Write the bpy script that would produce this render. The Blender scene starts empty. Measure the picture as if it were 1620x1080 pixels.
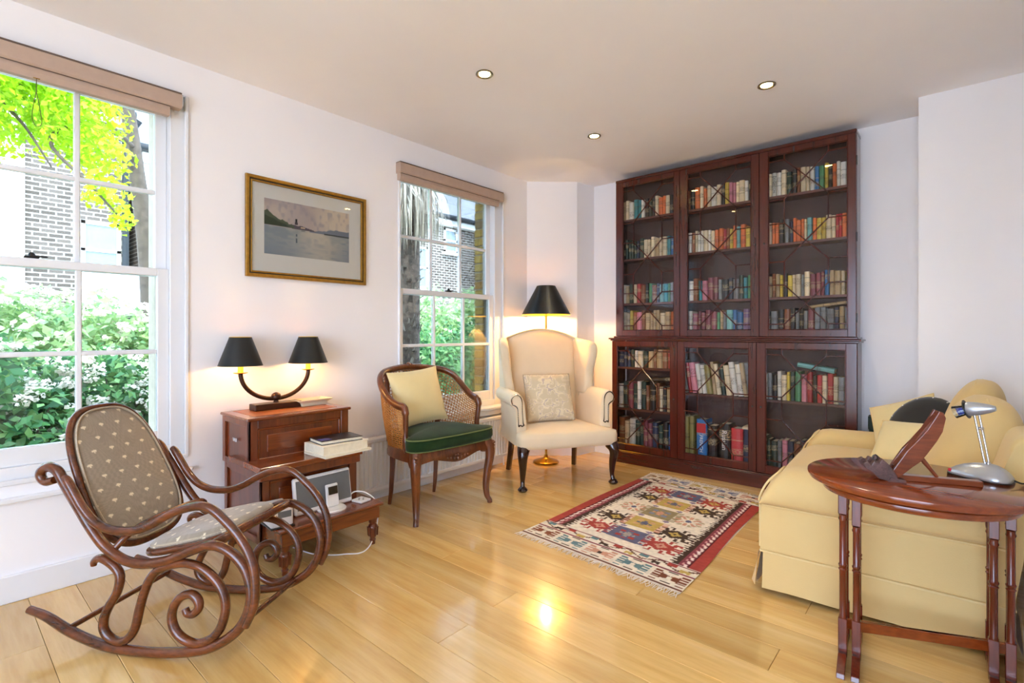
import bpy, math, random
import numpy as np
from math import pi, sin, cos, radians, atan2
from mathutils import Vector, Matrix
rnd = random.Random(7)
S = bpy.context.scene
COL = S.collection

# ------------------------------------------------------------------ camera, sky, sun, exposure
cd = bpy.data.cameras.new('camera'); cam = bpy.data.objects.new('camera', cd); COL.objects.link(cam)
cam.location = (0, 0, 1.12); cam.rotation_euler = (pi / 2, 0, 0.7173)
cd.sensor_width = 36; cd.lens = 17.93; cd.shift_y = -0.0082; cd.clip_start = 0.05
S.camera = cam
W = bpy.data.worlds.new('sky'); S.world = W; W.use_nodes = True
wb = W.node_tree.nodes['Background']
wb.inputs[0].default_value = (0.77, 0.98, 1.33, 1); wb.inputs[1].default_value = 4.6
sd = bpy.data.lights.new('sun', 'SUN'); sd.energy = 4.0; sd.angle = radians(3); sd.color = (1, .97, .92)
sun = bpy.data.objects.new('sun', sd); COL.objects.link(sun); sun.rotation_euler = (radians(12), radians(38), 0)
vs = S.view_settings
vs.view_transform = 'Standard'; vs.look = 'None'; vs.gamma = 1; vs.exposure = 1.0
vs.use_curve_mapping = False
S.cycles.max_bounces = 10; S.cycles.diffuse_bounces = 6; S.cycles.glossy_bounces = 4
S.cycles.transparent_max_bounces = 12; S.cycles.sample_clamp_indirect = 6
S.cycles.caustics_reflective = False; S.cycles.caustics_refractive = False

# ------------------------------------------------------------------ colour and materials
def lin(c): return tuple((x / 12.92 if x <= .04045 else ((x + .055) / 1.055) ** 2.4) for x in c)
def H(h): return lin((int(h[0:2], 16) / 255, int(h[2:4], 16) / 255, int(h[4:6], 16) / 255))
MATS = {}
def node(nt, t, **kw):
    n = nt.nodes.new(t)
    for k, v in kw.items(): setattr(n, k, v)
    return n
def base(name):
    m = bpy.data.materials.new(name); m.use_nodes = True
    nt = m.node_tree; p = nt.nodes['Principled BSDF']; MATS[name] = m
    return m, nt, p
def coords(nt, scale=(1, 1, 1), rot=(0, 0, 0)):
    tc = node(nt, 'ShaderNodeTexCoord'); mp = node(nt, 'ShaderNodeMapping')
    nt.links.new(tc.outputs['Object'], mp.inputs[0]); mp.inputs['Scale'].default_value = scale; mp.inputs['Rotation'].default_value = rot
    return mp.outputs[0]
def noise(nt, vec, scale, detail=3, rough=.55):
    n = node(nt, 'ShaderNodeTexNoise'); n.inputs['Scale'].default_value = scale; n.inputs['Detail'].default_value = detail
    n.inputs['Roughness'].default_value = rough; nt.links.new(vec, n.inputs['Vector']); return n.outputs['Fac']
def ramp(nt, fac, stops):
    r = node(nt, 'ShaderNodeValToRGB'); e = r.color_ramp.elements
    while len(e) < len(stops): e.new(.5)
    for i, (pos, c) in enumerate(stops): e[i].position = pos; e[i].color = (*c, 1)
    nt.links.new(fac, r.inputs[0]); return r.outputs[0]
def bump(nt, p, fac, strength, dist=.01):
    b = node(nt, 'ShaderNodeBump'); b.inputs['Strength'].default_value = strength; b.inputs['Distance'].default_value = dist
    nt.links.new(fac, b.inputs['Height']); nt.links.new(b.outputs[0], p.inputs['Normal'])
def plain(name, hexc, rough=.5, metal=0, var=.06, scale=30, bmp=0, spec=.5, coat=0, sheen=0, bscale=None):
    m, nt, p = base(name); c = np.array(H(hexc))
    v = coords(nt); f = noise(nt, v, scale)
    col = ramp(nt, f, [(.3, tuple(np.clip(c * (1 - var), 0, 1))), (.7, tuple(np.clip(c * (1 + var), 0, 1)))])
    nt.links.new(col, p.inputs['Base Color']); p.inputs['Roughness'].default_value = rough; p.inputs['Metallic'].default_value = metal
    p.inputs['Specular IOR Level'].default_value = spec; p.inputs['Coat Weight'].default_value = coat; p.inputs['Coat Roughness'].default_value = .15
    p.inputs['Sheen Weight'].default_value = sheen
    if bmp: bump(nt, p, noise(nt, v, bscale or scale * 8, 2), bmp)
    return m
def wood(name, dark, light, axis='x', rough=.3, coat=.4, scale=14, stretch=.08, bmp=.03):
    m, nt, p = base(name)
    sc = {'x': (stretch, 1, 1), 'y': (1, stretch, 1), 'z': (1, 1, stretch)}[axis]
    v = coords(nt, sc); f1 = noise(nt, v, scale, 4, .6); f2 = noise(nt, v, scale * 7, 2)
    mx = node(nt, 'ShaderNodeMath', operation='MULTIPLY_ADD'); nt.links.new(f2, mx.inputs[0]); mx.inputs[1].default_value = .35
    ad = node(nt, 'ShaderNodeMath', operation='MULTIPLY'); nt.links.new(f1, ad.inputs[0]); ad.inputs[1].default_value = .7
    nt.links.new(ad.outputs[0], mx.inputs[2])
    col = ramp(nt, mx.outputs[0], [(.33, H(dark)), (.68, H(light))]); nt.links.new(col, p.inputs['Base Color'])
    p.inputs['Roughness'].default_value = rough; p.inputs['Coat Weight'].default_value = coat; p.inputs['Coat Roughness'].default_value = .12
    if bmp: bump(nt, p, f2, bmp, .004)
    return m
def attrmat(name, rough=.8, bmp=.1, bscale=400, sheen=0, attr='paint'):
    m, nt, p = base(name); a = node(nt, 'ShaderNodeAttribute'); a.attribute_name = attr
    nt.links.new(a.outputs['Color'], p.inputs['Base Color']); p.inputs['Roughness'].default_value = rough
    p.inputs['Sheen Weight'].default_value = sheen; p.inputs['Specular IOR Level'].default_value = .25
    if bmp: bump(nt, p, noise(nt, coords(nt), bscale, 1), bmp, .003)
    return m
def emit(name, hexc, strength):
    m, nt, p = base(name); p.inputs['Base Color'].default_value = (*H(hexc), 1)
    p.inputs['Emission Color'].default_value = (*H(hexc), 1); p.inputs['Emission Strength'].default_value = strength; return m
def glassmat(name, tint=(1, 1, 1), ior=1.5, gain=1.0):
    m, nt, p = base(name); nt.nodes.remove(p); out = nt.nodes['Material Output']
    t = node(nt, 'ShaderNodeBsdfTransparent'); t.inputs[0].default_value = (*tint, 1)
    g = node(nt, 'ShaderNodeBsdfGlossy'); g.inputs['Roughness'].default_value = .01
    fr = node(nt, 'ShaderNodeFresnel'); fr.inputs[0].default_value = ior
    ml = node(nt, 'ShaderNodeMath', operation='MULTIPLY'); ml.inputs[1].default_value = gain; nt.links.new(fr.outputs[0], ml.inputs[0])
    mx = node(nt, 'ShaderNodeMixShader'); nt.links.new(ml.outputs[0], mx.inputs[0]); nt.links.new(t.outputs[0], mx.inputs[1]); nt.links.new(g.outputs[0], mx.inputs[2])
    nt.links.new(mx.outputs[0], out.inputs[0]); return m
def leafmat(name, cols, trans=.4, rough=.5):
    m, nt, p = base(name); out = nt.nodes['Material Output']
    gi = node(nt, 'ShaderNodeNewGeometry')
    col = ramp(nt, gi.outputs['Random Per Island'], [(i / max(1, len(cols) - 1), H(c)) for i, c in enumerate(cols)])
    nt.links.new(col, p.inputs['Base Color']); p.inputs['Roughness'].default_value = rough; p.inputs['Specular IOR Level'].default_value = .3
    tr = node(nt, 'ShaderNodeBsdfTranslucent'); nt.links.new(col, tr.inputs[0])
    mx = node(nt, 'ShaderNodeMixShader'); mx.inputs[0].default_value = trans
    nt.links.new(p.outputs[0], mx.inputs[1]); nt.links.new(tr.outputs[0], mx.inputs[2]); nt.links.new(mx.outputs[0], out.inputs[0]); return m

wall_m = plain('wall_paint', 'F3F1F3', .75, var=.012, scale=2, bmp=.02, bscale=90, spec=.2)
ceil_m = plain('ceiling_paint', 'F3F2F5', .8, var=.012, scale=2, spec=.2)
trim_m = plain('white_gloss_paint', 'E6E8EC', .35, var=.01, scale=5)
mahog = wood('mahogany', '330E08', '55190E', 'z', .24, .4, 10)
mahog_x = wood('mahogany_rail', '330E08', '55190E', 'x', .24, .4, 10)
shelf_w = wood('shelf_mahogany', '3A1A12', '6B3A2A', 'x', .45, .1, 8)
backb = wood('bookcase_back_board', '35201C', '4E332C', 'z', .6, .0, 6)
step_w = wood('step_mahogany', '4E1C0A', '92461A', 'y', .25, .5, 12)
step_v = wood('step_mahogany_upright', '461A0C', '7E3A18', 'z', .28, .5, 12)
bent = wood('bentwood_walnut', '30150A', '72391A', 'x', .24, .3, 16, .3)
berg_w = wood('carved_walnut', '3A1808', '7E4320', 'z', .3, .4, 22, .2)
table_w = wood('table_mahogany', '581C08', '98461A', 'x', .16, .7, 9)
table_v = wood('table_leg_mahogany', '42120A', '762C12', 'z', .22, .4, 12)
dark_leg = wood('dark_leg_wood', '160705', '34120C', 'z', .22, .6, 14)
easel_w = wood('easel_wood', '55200F', '8A4424', 'x', .28, .4, 20, .15)
carve_w = wood('carved_easel_wood', '3A2420', '6A4A44', 'y', .5, .1, 30, .3, .3)
cream_f = plain('cream_upholstery', 'E6D2B2', .75, var=.03, scale=6, bmp=.05, bscale=260, sheen=.2, spec=.25)
sofa_f = plain('sofa_linen', 'DCBF84', .85, var=.03, scale=5, bmp=.08, bscale=220, sheen=.2, spec=.2)
sofa_p = plain('sofa_piping', 'E2C890', .85, var=.03, scale=9)
yel_f = plain('pale_yellow_silk', 'E3CF98', .5, var=.03, scale=8, bmp=.03, bscale=150, sheen=.3, spec=.3)
green_v = plain('green_velvet', '20361A', .85, var=.35, scale=7, bmp=.05, sheen=.12, spec=.1)
green_p = plain('green_piping', '66713F', .7, var=.1)
cane_m = plain('woven_cane', 'A86C2C', .5, var=.12, scale=40)
black_s = plain('black_shade_card', '0A0E10', .42, var=.1, scale=20)
gold_l = plain('gold_shade_lining', 'F2C53A', .35, 0.3, var=.03)
bronze = plain('bronze_lamp', '43291D', .35, .6, var=.15, scale=40)
brass = plain('brass', 'B98A36', .25, 1, var=.06)
candle = emit('candle_sleeve_glow', 'FFC83C', .55)
bulb_m = emit('lit_bulb', 'FFD070', 8)
gilt = plain('gilt_frame', 'A87E34', .32, .75, var=.15, scale=40)
gilt_d = plain('dark_frame_line', '2A2418', .5)
mount = plain('cream_mount', 'E4E4DE', .9, var=.01)
silver = plain('silver_plastic', 'B9BDC2', .3, .65, var=.02)
chrome = plain('chrome', 'C8C8CC', .12, 1, var=.02)
blackp = plain('black_plastic', '0D0D0E', .4)
black_v = plain('black_cushion_fabric', '101012', .8, var=.2, sheen=.3)
whitep = plain('white_plastic', 'F0F0F2', .3, var=.01)
greyg = plain('grey_grille_cloth', '6E7276', .7, var=.05, scale=300)
screen = plain('player_screen', '2A241E', .2)
blind_f = plain('taupe_blind_fabric', 'B8A090', .85, var=.04, scale=20, bmp=.05, bscale=300)
blind_d = plain('taupe_blind_edge', '6C5A50', .85)
cord_m = plain('brown_cord', '5A4A2E', .8)
paper = plain('page_block', 'E8DFC6', .9, var=.06, scale=50)
ceramic = plain('cream_dish_glaze', 'E9E2C4', .25, var=.02)
green_box = plain('dark_green_case', '10281E', .6)
red_pl = plain('red_badge', 'C0182A', .3)
blue_gl = plain('blue_lens', '3A55C8', .1)
pane_m = glassmat('window_glass', (.78, .81, .80), 1.45, .8)
case_g = glassmat('bookcase_glass', (.97, .96, .95), 1.45, .5)
visor_g = glassmat('clear_visor', (.86, .9, .92), 1.5, 1)
down_m = emit('downlight_bulb', 'FFF2C8', 22)
nickel = plain('brushed_nickel', '8E8878', .3, .9)
rug_m = attrmat('kilim_weave', .95, .25, 260)
pic_m = attrmat('watercolour', .9, .0)
tap_m = attrmat('sprig_tapestry', .8, .3, 700, .5)
dam_m = attrmat('damask_weave', .7, .15, 500, .2)
fringe_m = plain('rug_fringe', 'E2D6C4', .95, var=.08)
brick_y = None
def brickmat(name, cols):
    m, nt, p = base(name); oi = node(nt, 'ShaderNodeObjectInfo')
    c1 = ramp(nt, oi.outputs['Random'], [(i / (len(cols) - 1), H(c)) for i, c in enumerate(cols)])
    f = noise(nt, coords(nt), 18, 4); mx = node(nt, 'ShaderNodeMix', data_type='RGBA', blend_type='MULTIPLY'); mx.inputs[0].default_value = .6
    nt.links.new(c1, mx.inputs[6]); nt.links.new(ramp(nt, f, [(.3, (.55, .55, .55)), (.7, (1, 1, 1))]), mx.inputs[7])
    nt.links.new(mx.outputs[2], p.inputs['Base Color']); p.inputs['Roughness'].default_value = .9; bump(nt, p, f, .5, .01); return m
brick_m = brickmat('london_stock_brick', ['C9A24E', 'D9B45C', 'B98A4A', '9C8660', 'DDBB66', '8A7858'])
mortar = plain('mortar', 'B9AE98', .95, var=.1)
def housebrick():
    m, nt, p = base('far_brickwork'); v = coords(nt, (1, 1, 1), (0, 0, 0))
    sx = node(nt, 'ShaderNodeSeparateXYZ'); nt.links.new(v, sx.inputs[0]); cb = node(nt, 'ShaderNodeCombineXYZ')
    nt.links.new(sx.outputs[1], cb.inputs[0]); nt.links.new(sx.outputs[2], cb.inputs[1])
    b = node(nt, 'ShaderNodeTexBrick'); nt.links.new(cb.outputs[0], b.inputs[0]); b.inputs['Scale'].default_value = 1
    b.inputs['Brick Width'].default_value = .225; b.inputs['Row Height'].default_value = .085; b.inputs['Mortar Size'].default_value = .012
    b.inputs['Color1'].default_value = (*H('665C54'), 1); b.inputs['Color2'].default_value = (*H('4C443C'), 1); b.inputs['Mortar'].default_value = (*H('B0ACA4'), 1)
    nt.links.new(b.outputs[0], p.inputs['Base Color']); p.inputs['Roughness'].default_value = .95; bump(nt, p, b.outputs[1], .4, -.01); return m
far_brick = housebrick()
slate = plain('slate_roof', '9A9CA0', .6, var=.2, scale=6)
render_w = plain('white_render', 'EFEFEA', .85, var=.03, scale=2)
gutter_m = plain('dark_gutter', '1A2126', .5)
bounce_ground = plain('pale_bounce_ground', 'CFCBC2', .95, var=.1, scale=8)  # unseen ground, made pale to bounce daylight indoors onto the ceiling
fence_m = plain('weathered_fence', '8A8478', .9, var=.15, scale=12)
bark = plain('tree_bark', '5A4E44', .95, var=.3, scale=14, bmp=.5, bscale=30)
palm_b = plain('palm_fibre', '4A4038', .95, var=.5, scale=20, bmp=.5, bscale=60)
frond_d = leafmat('dead_frond', ['8C8478', 'B8AE9C', '6A6258', 'D2C8B4'], .2)
boot_m = leafmat('palm_boot', ['3A322C', '6A6058', '2C2622', '8A8076', '4A423A'], .1)
leaf_y = leafmat('golden_leaf', ['B4D81C', 'CCE62C', '9CCB18', 'DCF050'], .5)
leaf_g = leafmat('shrub_leaf', ['3A7850', '66A05C', '28583A', '8CB870', '4A885A'], .35)
leaf_l = leafmat('light_leaf', ['9CBE80', 'BCD494', '7CA878', 'D6E4B0', 'A4C898'], .45)
flower_m = leafmat('white_blossom', ['F4EEE0', 'FFFAF0', 'EFE2D6', 'F6ECE4'], .3)

# ------------------------------------------------------------------ mesh helpers
class M:
    def __init__(s): s.v = []; s.f = []; s.mi = []
    def add(s, vs, fs, mi=0):
        o = len(s.v); s.v += [tuple(map(float, q)) for q in vs]; s.f += [tuple(i + o for i in f) for f in fs]; s.mi += [mi] * len(fs); return s
    def box(s, c, d, b=0.0, rot=None, mi=0):
        hx, hy, hz = d[0] / 2, d[1] / 2, d[2] / 2; b = min(b, hx * .9, hy * .9, hz * .9)
        if b <= 0:
            vs = [(x * hx, y * hy, z * hz) for z in (-1, 1) for y in (-1, 1) for x in (-1, 1)]
            fs = [(0, 2, 3, 1), (4, 5, 7, 6), (0, 1, 5, 4), (2, 6, 7, 3), (0, 4, 6, 2), (1, 3, 7, 5)]
        else:
            vs = []; ix = {}
            for sx in (-1, 1):
                for sy in (-1, 1):
                    for sz in (-1, 1):
                        for a in range(3):
                            q = [sx * hx, sy * hy, sz * hz]
                            for k in range(3):
                                if k != a: q[k] -= (sx, sy, sz)[k] * b
                            ix[sx, sy, sz, a] = len(vs); vs.append(tuple(q))
            fs = []
            for a in range(3):
                o = [k for k in range(3) if k != a]
                for sg in (-1, 1):
                    r = []
                    for p, q in ((-1, -1), (1, -1), (1, 1), (-1, 1)):
                        k = [0, 0, 0]; k[a] = sg; k[o[0]] = p; k[o[1]] = q; r.append(ix[(*k, a)])
                    fs.append(tuple(r))
                    # edges
                for p in (-1, 1):
                    for q in (-1, 1):
                        k1 = [0, 0, 0]; k2 = [0, 0, 0]; k1[o[0]] = k2[o[0]] = p; k1[o[1]] = k2[o[1]] = q; k1[a] = -1; k2[a] = 1
                        fs.append((ix[(*k1, o[0])], ix[(*k2, o[0])], ix[(*k2, o[1])], ix[(*k1, o[1])]))
            for sx in (-1, 1):
                for sy in (-1, 1):
                    for sz in (-1, 1): fs.append((ix[sx, sy, sz, 0], ix[sx, sy, sz, 1], ix[sx, sy, sz, 2]))
        R = rot.to_3x3() if rot is not None else Matrix.Identity(3); c = Vector(c)
        return s.add([R @ Vector(q) + c for q in vs], fs, mi)
    def bb(s, x0, x1, y0, y1, z0, z1, b=0, mi=0): return s.box(((x0 + x1) / 2, (y0 + y1) / 2, (z0 + z1) / 2), (abs(x1 - x0), abs(y1 - y0), abs(z1 - z0)), b, None, mi)
    def tube(s, pts, r, n=10, closed=False, sq=(1, 1), up=None, mi=0, caps=True):
        P = [Vector(p) for p in pts]; N = len(P); rr = r if hasattr(r, '__len__') else [r] * N
        T = []
        for i in range(N):
            a = P[(i - 1) % N] if (closed or i > 0) else P[i]; b = P[(i + 1) % N] if (closed or i < N - 1) else P[i]
            T.append((b - a).normalized())
        u = Vector(up) if up else (Vector((0, 0, 1)) if abs(T[0].z) < .9 else Vector((1, 0, 0)))
        vs = []
        for i in range(N):
            if up: u = Vector(up)
            u = (u - T[i] * u.dot(T[i])); u = u.normalized() if u.length > 1e-6 else T[i].orthogonal().normalized()
            w = T[i].cross(u)
            for k in range(n):
                a = 2 * pi * k / n; vs.append(P[i] + (u * cos(a) * sq[0] + w * sin(a) * sq[1]) * rr[i])
        fs = []
        for i in range(N if closed else N - 1):
            j = (i + 1) % N
            for k in range(n): fs.append((i * n + k, i * n + (k + 1) % n, j * n + (k + 1) % n, j * n + k))
        if caps and not closed: fs.append(tuple(range(n - 1, -1, -1))); fs.append(tuple((N - 1) * n + k for k in range(n)))
        return s.add(vs, fs, mi)
    def lathe(s, prof, n=24, at=(0, 0, 0), rot=None, mi=0, sq=1.0):
        R = rot.to_3x3() if rot is not None else Matrix.Identity(3); at = Vector(at); vs = []; fs = []
        for r, z in prof:
            for k in range(n): a = 2 * pi * k / n; vs.append(R @ Vector((r * cos(a), r * sin(a) * sq, z)) + at)
        for i in range(len(prof) - 1):
            for k in range(n): fs.append((i * n + k, i * n + (k + 1) % n, (i + 1) * n + (k + 1) % n, (i + 1) * n + k))
        if prof[0] == prof[-1]: return s.add(vs, fs, mi)
        if prof[0][0] > 1e-4: fs.append(tuple(range(n - 1, -1, -1)))
        if prof[-1][0] > 1e-4: fs.append(tuple((len(prof) - 1) * n + k for k in range(n)))
        return s.add(vs, fs, mi)
    def prism(s, poly, a, b, fn, mi=0):
        n = len(poly); vs = [fn(p[0], p[1], a) for p in poly] + [fn(p[0], p[1], b) for p in poly]
        fs = [tuple(range(n - 1, -1, -1)), tuple(range(n, 2 * n))] + [(i, (i + 1) % n, n + (i + 1) % n, n + i) for i in range(n)]
        return s.add(vs, fs, mi)
    def loft(s, rings, closed=False, caps=True, mi=0):
        n = len(rings[0]); vs = [p for r in rings for p in r]; fs = []; m = len(rings)
        for i in range(m if closed else m - 1):
            j = (i + 1) % m
            for k in range(n): fs.append((i * n + k, i * n + (k + 1) % n, j * n + (k + 1) % n, j * n + k))
        if caps and not closed: fs.append(tuple(range(n - 1, -1, -1))); fs.append(tuple((m - 1) * n + k for k in range(n)))
        return s.add(vs, fs, mi)
    def grid(s, nu, nv, fn, mi=0):
        vs = [fn(i / (nu - 1), j / (nv - 1)) for j in range(nv) for i in range(nu)]
        fs = [(j * nu + i, j * nu + i + 1, (j + 1) * nu + i + 1, (j + 1) * nu + i) for j in range(nv - 1) for i in range(nu - 1)]
        return s.add(vs, fs, mi)
    def obj(s, name, mats, parent=None, smooth=40, sub=0, bev=0, loc=None):
        me = bpy.data.meshes.new(name); me.from_pydata(s.v, [], s.f)
        for m in (mats if isinstance(mats, (list, tuple)) else [mats]): me.materials.append(m)
        if any(s.mi): me.polygons.foreach_set('material_index', s.mi)
        me.update()
        import bmesh
        bm = bmesh.new(); bm.from_mesh(me); bmesh.ops.recalc_face_normals(bm, faces=bm.faces); bm.to_mesh(me); bm.free()
        if smooth:
            me.shade_smooth()
            if smooth < 180: me.set_sharp_from_angle(angle=radians(smooth))
        o = bpy.data.objects.new(name, me); COL.objects.link(o)
        if parent: o.parent = parent
        if loc: o.location = loc
        if bev: b = o.modifiers.new('bevel', 'BEVEL'); b.width = bev; b.segments = 2; b.limit_method = 'ANGLE'
        if sub: d = o.modifiers.new('smooth', 'SUBSURF'); d.levels = sub; d.render_levels = sub
        return o
def tag(o, label=None, cat=None, group=None, kind=None):
    if label: o['label'] = label
    if cat: o['category'] = cat
    if group: o['group'] = group
    if kind: o['kind'] = kind
    return o
def thing(name, loc, rz, label, cat, group=None):
    o = bpy.data.objects.new(name, None); COL.objects.link(o); o.location = loc; o.rotation_euler = (0, 0, rz); o.empty_display_size = .1
    return tag(o, label, cat, group)
def struct(o): o['kind'] = 'structure'; return o
def cat_rom(pts, n=6, closed=False):
    P = [np.array(p, float) for p in pts]; N = len(P); out = []
    for i in range(N if closed else N - 1):
        p0 = P[(i - 1) % N] if (closed or i > 0) else 2 * P[0] - P[1]; p1 = P[i]; p2 = P[(i + 1) % N]
        p3 = P[(i + 2) % N] if (closed or i < N - 2) else 2 * P[-1] - P[-2]
        for k in range(n):
            t = k / n; out.append(.5 * (2 * p1 + (p2 - p0) * t + (2 * p0 - 5 * p1 + 4 * p2 - p3) * t * t + (3 * p1 - p0 - 3 * p2 + p3) * t ** 3))
    if not closed: out.append(P[-1])
    return out
def lerp(a, b, t): return a + (b - a) * t
def paint(o, cols, name='paint'):
    me = o.data; a = me.color_attributes.new(name, 'FLOAT_COLOR', 'POINT')
    c = np.ones((len(me.vertices), 4), np.float32); c[:, :3] = cols; a.data.foreach_set('color', c.ravel())
def pillow_fn(w, h, t, pinch=.06, p=2.6):
    def f(u, v, side):
        a = 2 * u - 1; b = 2 * v - 1
        k = max(0, 1 - abs(a) ** p) ** .55 * max(0, 1 - abs(b) ** p) ** .55
        x = a * w / 2 * (1 - pinch * (1 - b * b)); y = b * h / 2 * (1 - pinch * (1 - a * a))
        return (x, y, side * (t / 2 * k + .001))
    return f
def pillow(name, w, h, t, mats, parent, mtx, n=22, colfn=None, pinch=.06, label=None, p=2.6):
    f = pillow_fn(w, h, t, pinch, p); m = M()
    for sd in (1, -1): m.grid(n, n, lambda u, v: mtx @ Vector(f(u, v, sd)))
    o = m.obj(name, mats, parent, smooth=70)
    if colfn:
        U = [colfn(i / (n - 1) * w, j / (n - 1) * h) for j in range(n) for i in range(n)] * 2; paint(o, np.array(U))
    return o

# ------------------------------------------------------------------ room shell
XW = -2.973; ZC = 2.507; YB = 4.165; XR = .275
def wallbox(x0, x1, y0, y1, z0, z1, name, mat=wall_m): return struct(M().bb(x0, x1, y0, y1, z0, z1).obj(name, mat, smooth=0))
W1 = (-.28, .875); W2 = (2.19, 3.29); ZS = .49; ZT = 2.33
wl = M()
for y0, y1 in ((-2.8, W1[0]), (W1[1], W2[0]), (W2[1], 4.4)): wl.bb(XW - .09, XW, y0, y1, -.02, ZC + .3)
for y0, y1 in (W1, W2): wl.bb(XW - .09, XW, y0, y1, -.02, ZS); wl.bb(XW - .09, XW, y0, y1, ZT, ZC + .3)
wall_left = struct(wl.obj('wall_left', wall_m, smooth=0))
# outer brick leaf of the window wall
ol = M()
for y0, y1 in ((-2.8, W1[0] + .07), (W1[1] - .115, W2[0] + .05), (W2[1] - .13, 4.4)): ol.bb(XW - .21, XW - .095, y0, y1, -.6, ZC + .3)
for y0, y1 in ((W1[0] + .07, W1[1] - .115), (W2[0] + .05, W2[1] - .13)): ol.bb(XW - .21, XW - .095, y0, y1, -.6, .45); ol.bb(XW - .21, XW - .095, y0, y1, 2.27, ZC + .3)
struct(ol.obj('wall_outer', mortar, smooth=0))
# stock bricks of the outer reveal beside window 2
bm_ = M().box((0, 0, 0), (.104, .02, .063), .004).obj('brick', brick_m, wall_left, smooth=0)
bricks = [bm_]
for i in range(24):
    b = bm_ if i == 0 else bm_.copy()
    if i: COL.objects.link(b)
    b.location = (XW - .153 + rnd.uniform(-.002, .002), W2[1] - .133 + rnd.uniform(-.002, .002), .485 + i * .075)
struct(M().bb(-2.8 - .35, 2.4, YB, YB + .15, -.02, ZC + .3).obj('wall_back', wall_m, smooth=0))
# chamfered corner pier beside the bookcase
cx, cy = -2.626, 3.919
struct(M().prism([(XW, cy - .303 - .0), (cx, cy), (cx + .03, YB + .02), (XW, YB + .02)], -.02, ZC + .3, lambda x, y, z: (x, y, z)).obj('wall_corner', wall_m, smooth=0))
struct(M().bb(-.17, XR + .05, 3.838, YB + .02, -.02, ZC + .3).obj('wall_breast', wall_m, smooth=0))
struct(M().bb(XR, XR + .15, 1.0, YB, -.02, ZC + .3).obj('wall_right', wall_m, smooth=0))
# the wider half of the room behind the camera, with an opening added to let daylight in
rw = M()
for x0, x1 in ((-3.2, -1.35), (1.6, 2.75)): rw.bb(x0, x1, -2.95, -2.8, -.02, ZC + .3)
for x0, x1 in ((-1.35, 1.6),): rw.bb(x0, x1, -2.95, -2.8, 2.25, ZC + .3)
struct(rw.obj('wall_rear', wall_m, smooth=0))
rs = M(); rs.bb(2.6, 2.75, -2.95, 1.15, -.02, ZC + .3)
rs.bb(XR + .15, 2.75, 1.0, 1.15, -.02, ZC + .3)
struct(rs.obj('wall_side', wall_m, smooth=0))
struct(M().bb(-3.2, 2.75, -2.95, 4.4, ZC, ZC + .25).obj('ceiling', ceil_m, smooth=0))
# baseboards
struct(M().bb(XW, XW + .018, -2.8, cy - .31, 0, .115, .004).obj('baseboard_left', trim_m, smooth=0))
struct(M().prism([(XW, cy - .32), (cx + .012, cy - .016), (cx + .045, YB - .018), (-2.3, YB - .018), (-2.3, YB), (cx, YB), (cx, cy), (XW, cy - .3)], 0, .1, lambda x, y, z: (x, y, z)).obj('baseboard_corner', trim_m, smooth=0))
struct(M().bb(-.17 - .018, XR, 3.82, 3.838, 0, .1, .004).bb(-.188, -.17, 3.838, YB, 0, .1).obj('baseboard_breast', trim_m, smooth=0))
struct(M().bb(XR - .018, XR, 1.0, 3.82, 0, .1, .004).obj('baseboard_right', trim_m, smooth=0))

# ---- floor of separate oak boards
def floormat():
    m, nt, p = base('oak_boards'); oi = node(nt, 'ShaderNodeObjectInfo'); v = coords(nt, (.10, 1, 1))
    ad = node(nt, 'ShaderNodeVectorMath', operation='ADD'); nt.links.new(v, ad.inputs[0])
    cb = node(nt, 'ShaderNodeCombineXYZ'); ml = node(nt, 'ShaderNodeMath', operation='MULTIPLY'); ml.inputs[1].default_value = 37
    nt.links.new(oi.outputs['Random'], ml.inputs[0]); nt.links.new(ml.outputs[0], cb.inputs[0]); nt.links.new(ml.outputs[0], cb.inputs[1]); nt.links.new(cb.outputs[0], ad.inputs[1])
    f1 = noise(nt, ad.outputs[0], 9, 5, .6); f2 = noise(nt, ad.outputs[0], 60, 3, .6)
    c = ramp(nt, f1, [(.3, H('D5A75E')), (.55, H('E5BF7A')), (.75, H('EECD92'))])
    c2 = ramp(nt, f2, [(.35, (.86, .82, .76)), (.6, (1, 1, 1))]); mx = node(nt, 'ShaderNodeMix', data_type='RGBA', blend_type='MULTIPLY'); mx.inputs[0].default_value = .5
    nt.links.new(c, mx.inputs[6]); nt.links.new(c2, mx.inputs[7])
    hs = node(nt, 'ShaderNodeHueSaturation'); mr = node(nt, 'ShaderNodeMapRange'); mr.inputs[3].default_value = .86; mr.inputs[4].default_value = 1.1
    nt.links.new(oi.outputs['Random'], mr.inputs[0]); nt.links.new(mr.outputs[0], hs.inputs['Value']); nt.links.new(mx.outputs[2], hs.inputs['Color'])
    nt.links.new(hs.outputs[0], p.inputs['Base Color']); p.inputs['Roughness'].default_value = .22; p.inputs['Coat Weight'].default_value = .7; p.inputs['Coat Roughness'].default_value = .09
    bump(nt, p, f2, .02, .003); return m
oak = floormat()
sub = plain('sub_floor', '6A4A26', .9)
floor = struct(M().bb(-3.0, 2.65, -2.85, YB + .02, -.06, -.012).obj('floor', sub, smooth=0))
y = -2.83; k = 0
while y < YB:
    w = .1555; x = -2.99 + (-rnd.uniform(0, 1.4))
    while x < 2.62:
        L = rnd.uniform(1.1, 2.0); x0 = max(x, -2.985); x1 = min(x + L, 2.62); x += L
        if x1 - x0 < .06 or (x0 > .5 and y > 1.1): continue
        if y < -.6 and x0 > .3: pass
        o = M().box((0, 0, 0), (x1 - x0 - .0012, w - .0014, .012), .0012).obj('plank', oak, floor, smooth=0)
        o.location = ((x0 + x1) / 2, y + w / 2, -.006); k += 1
    y += w

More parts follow.
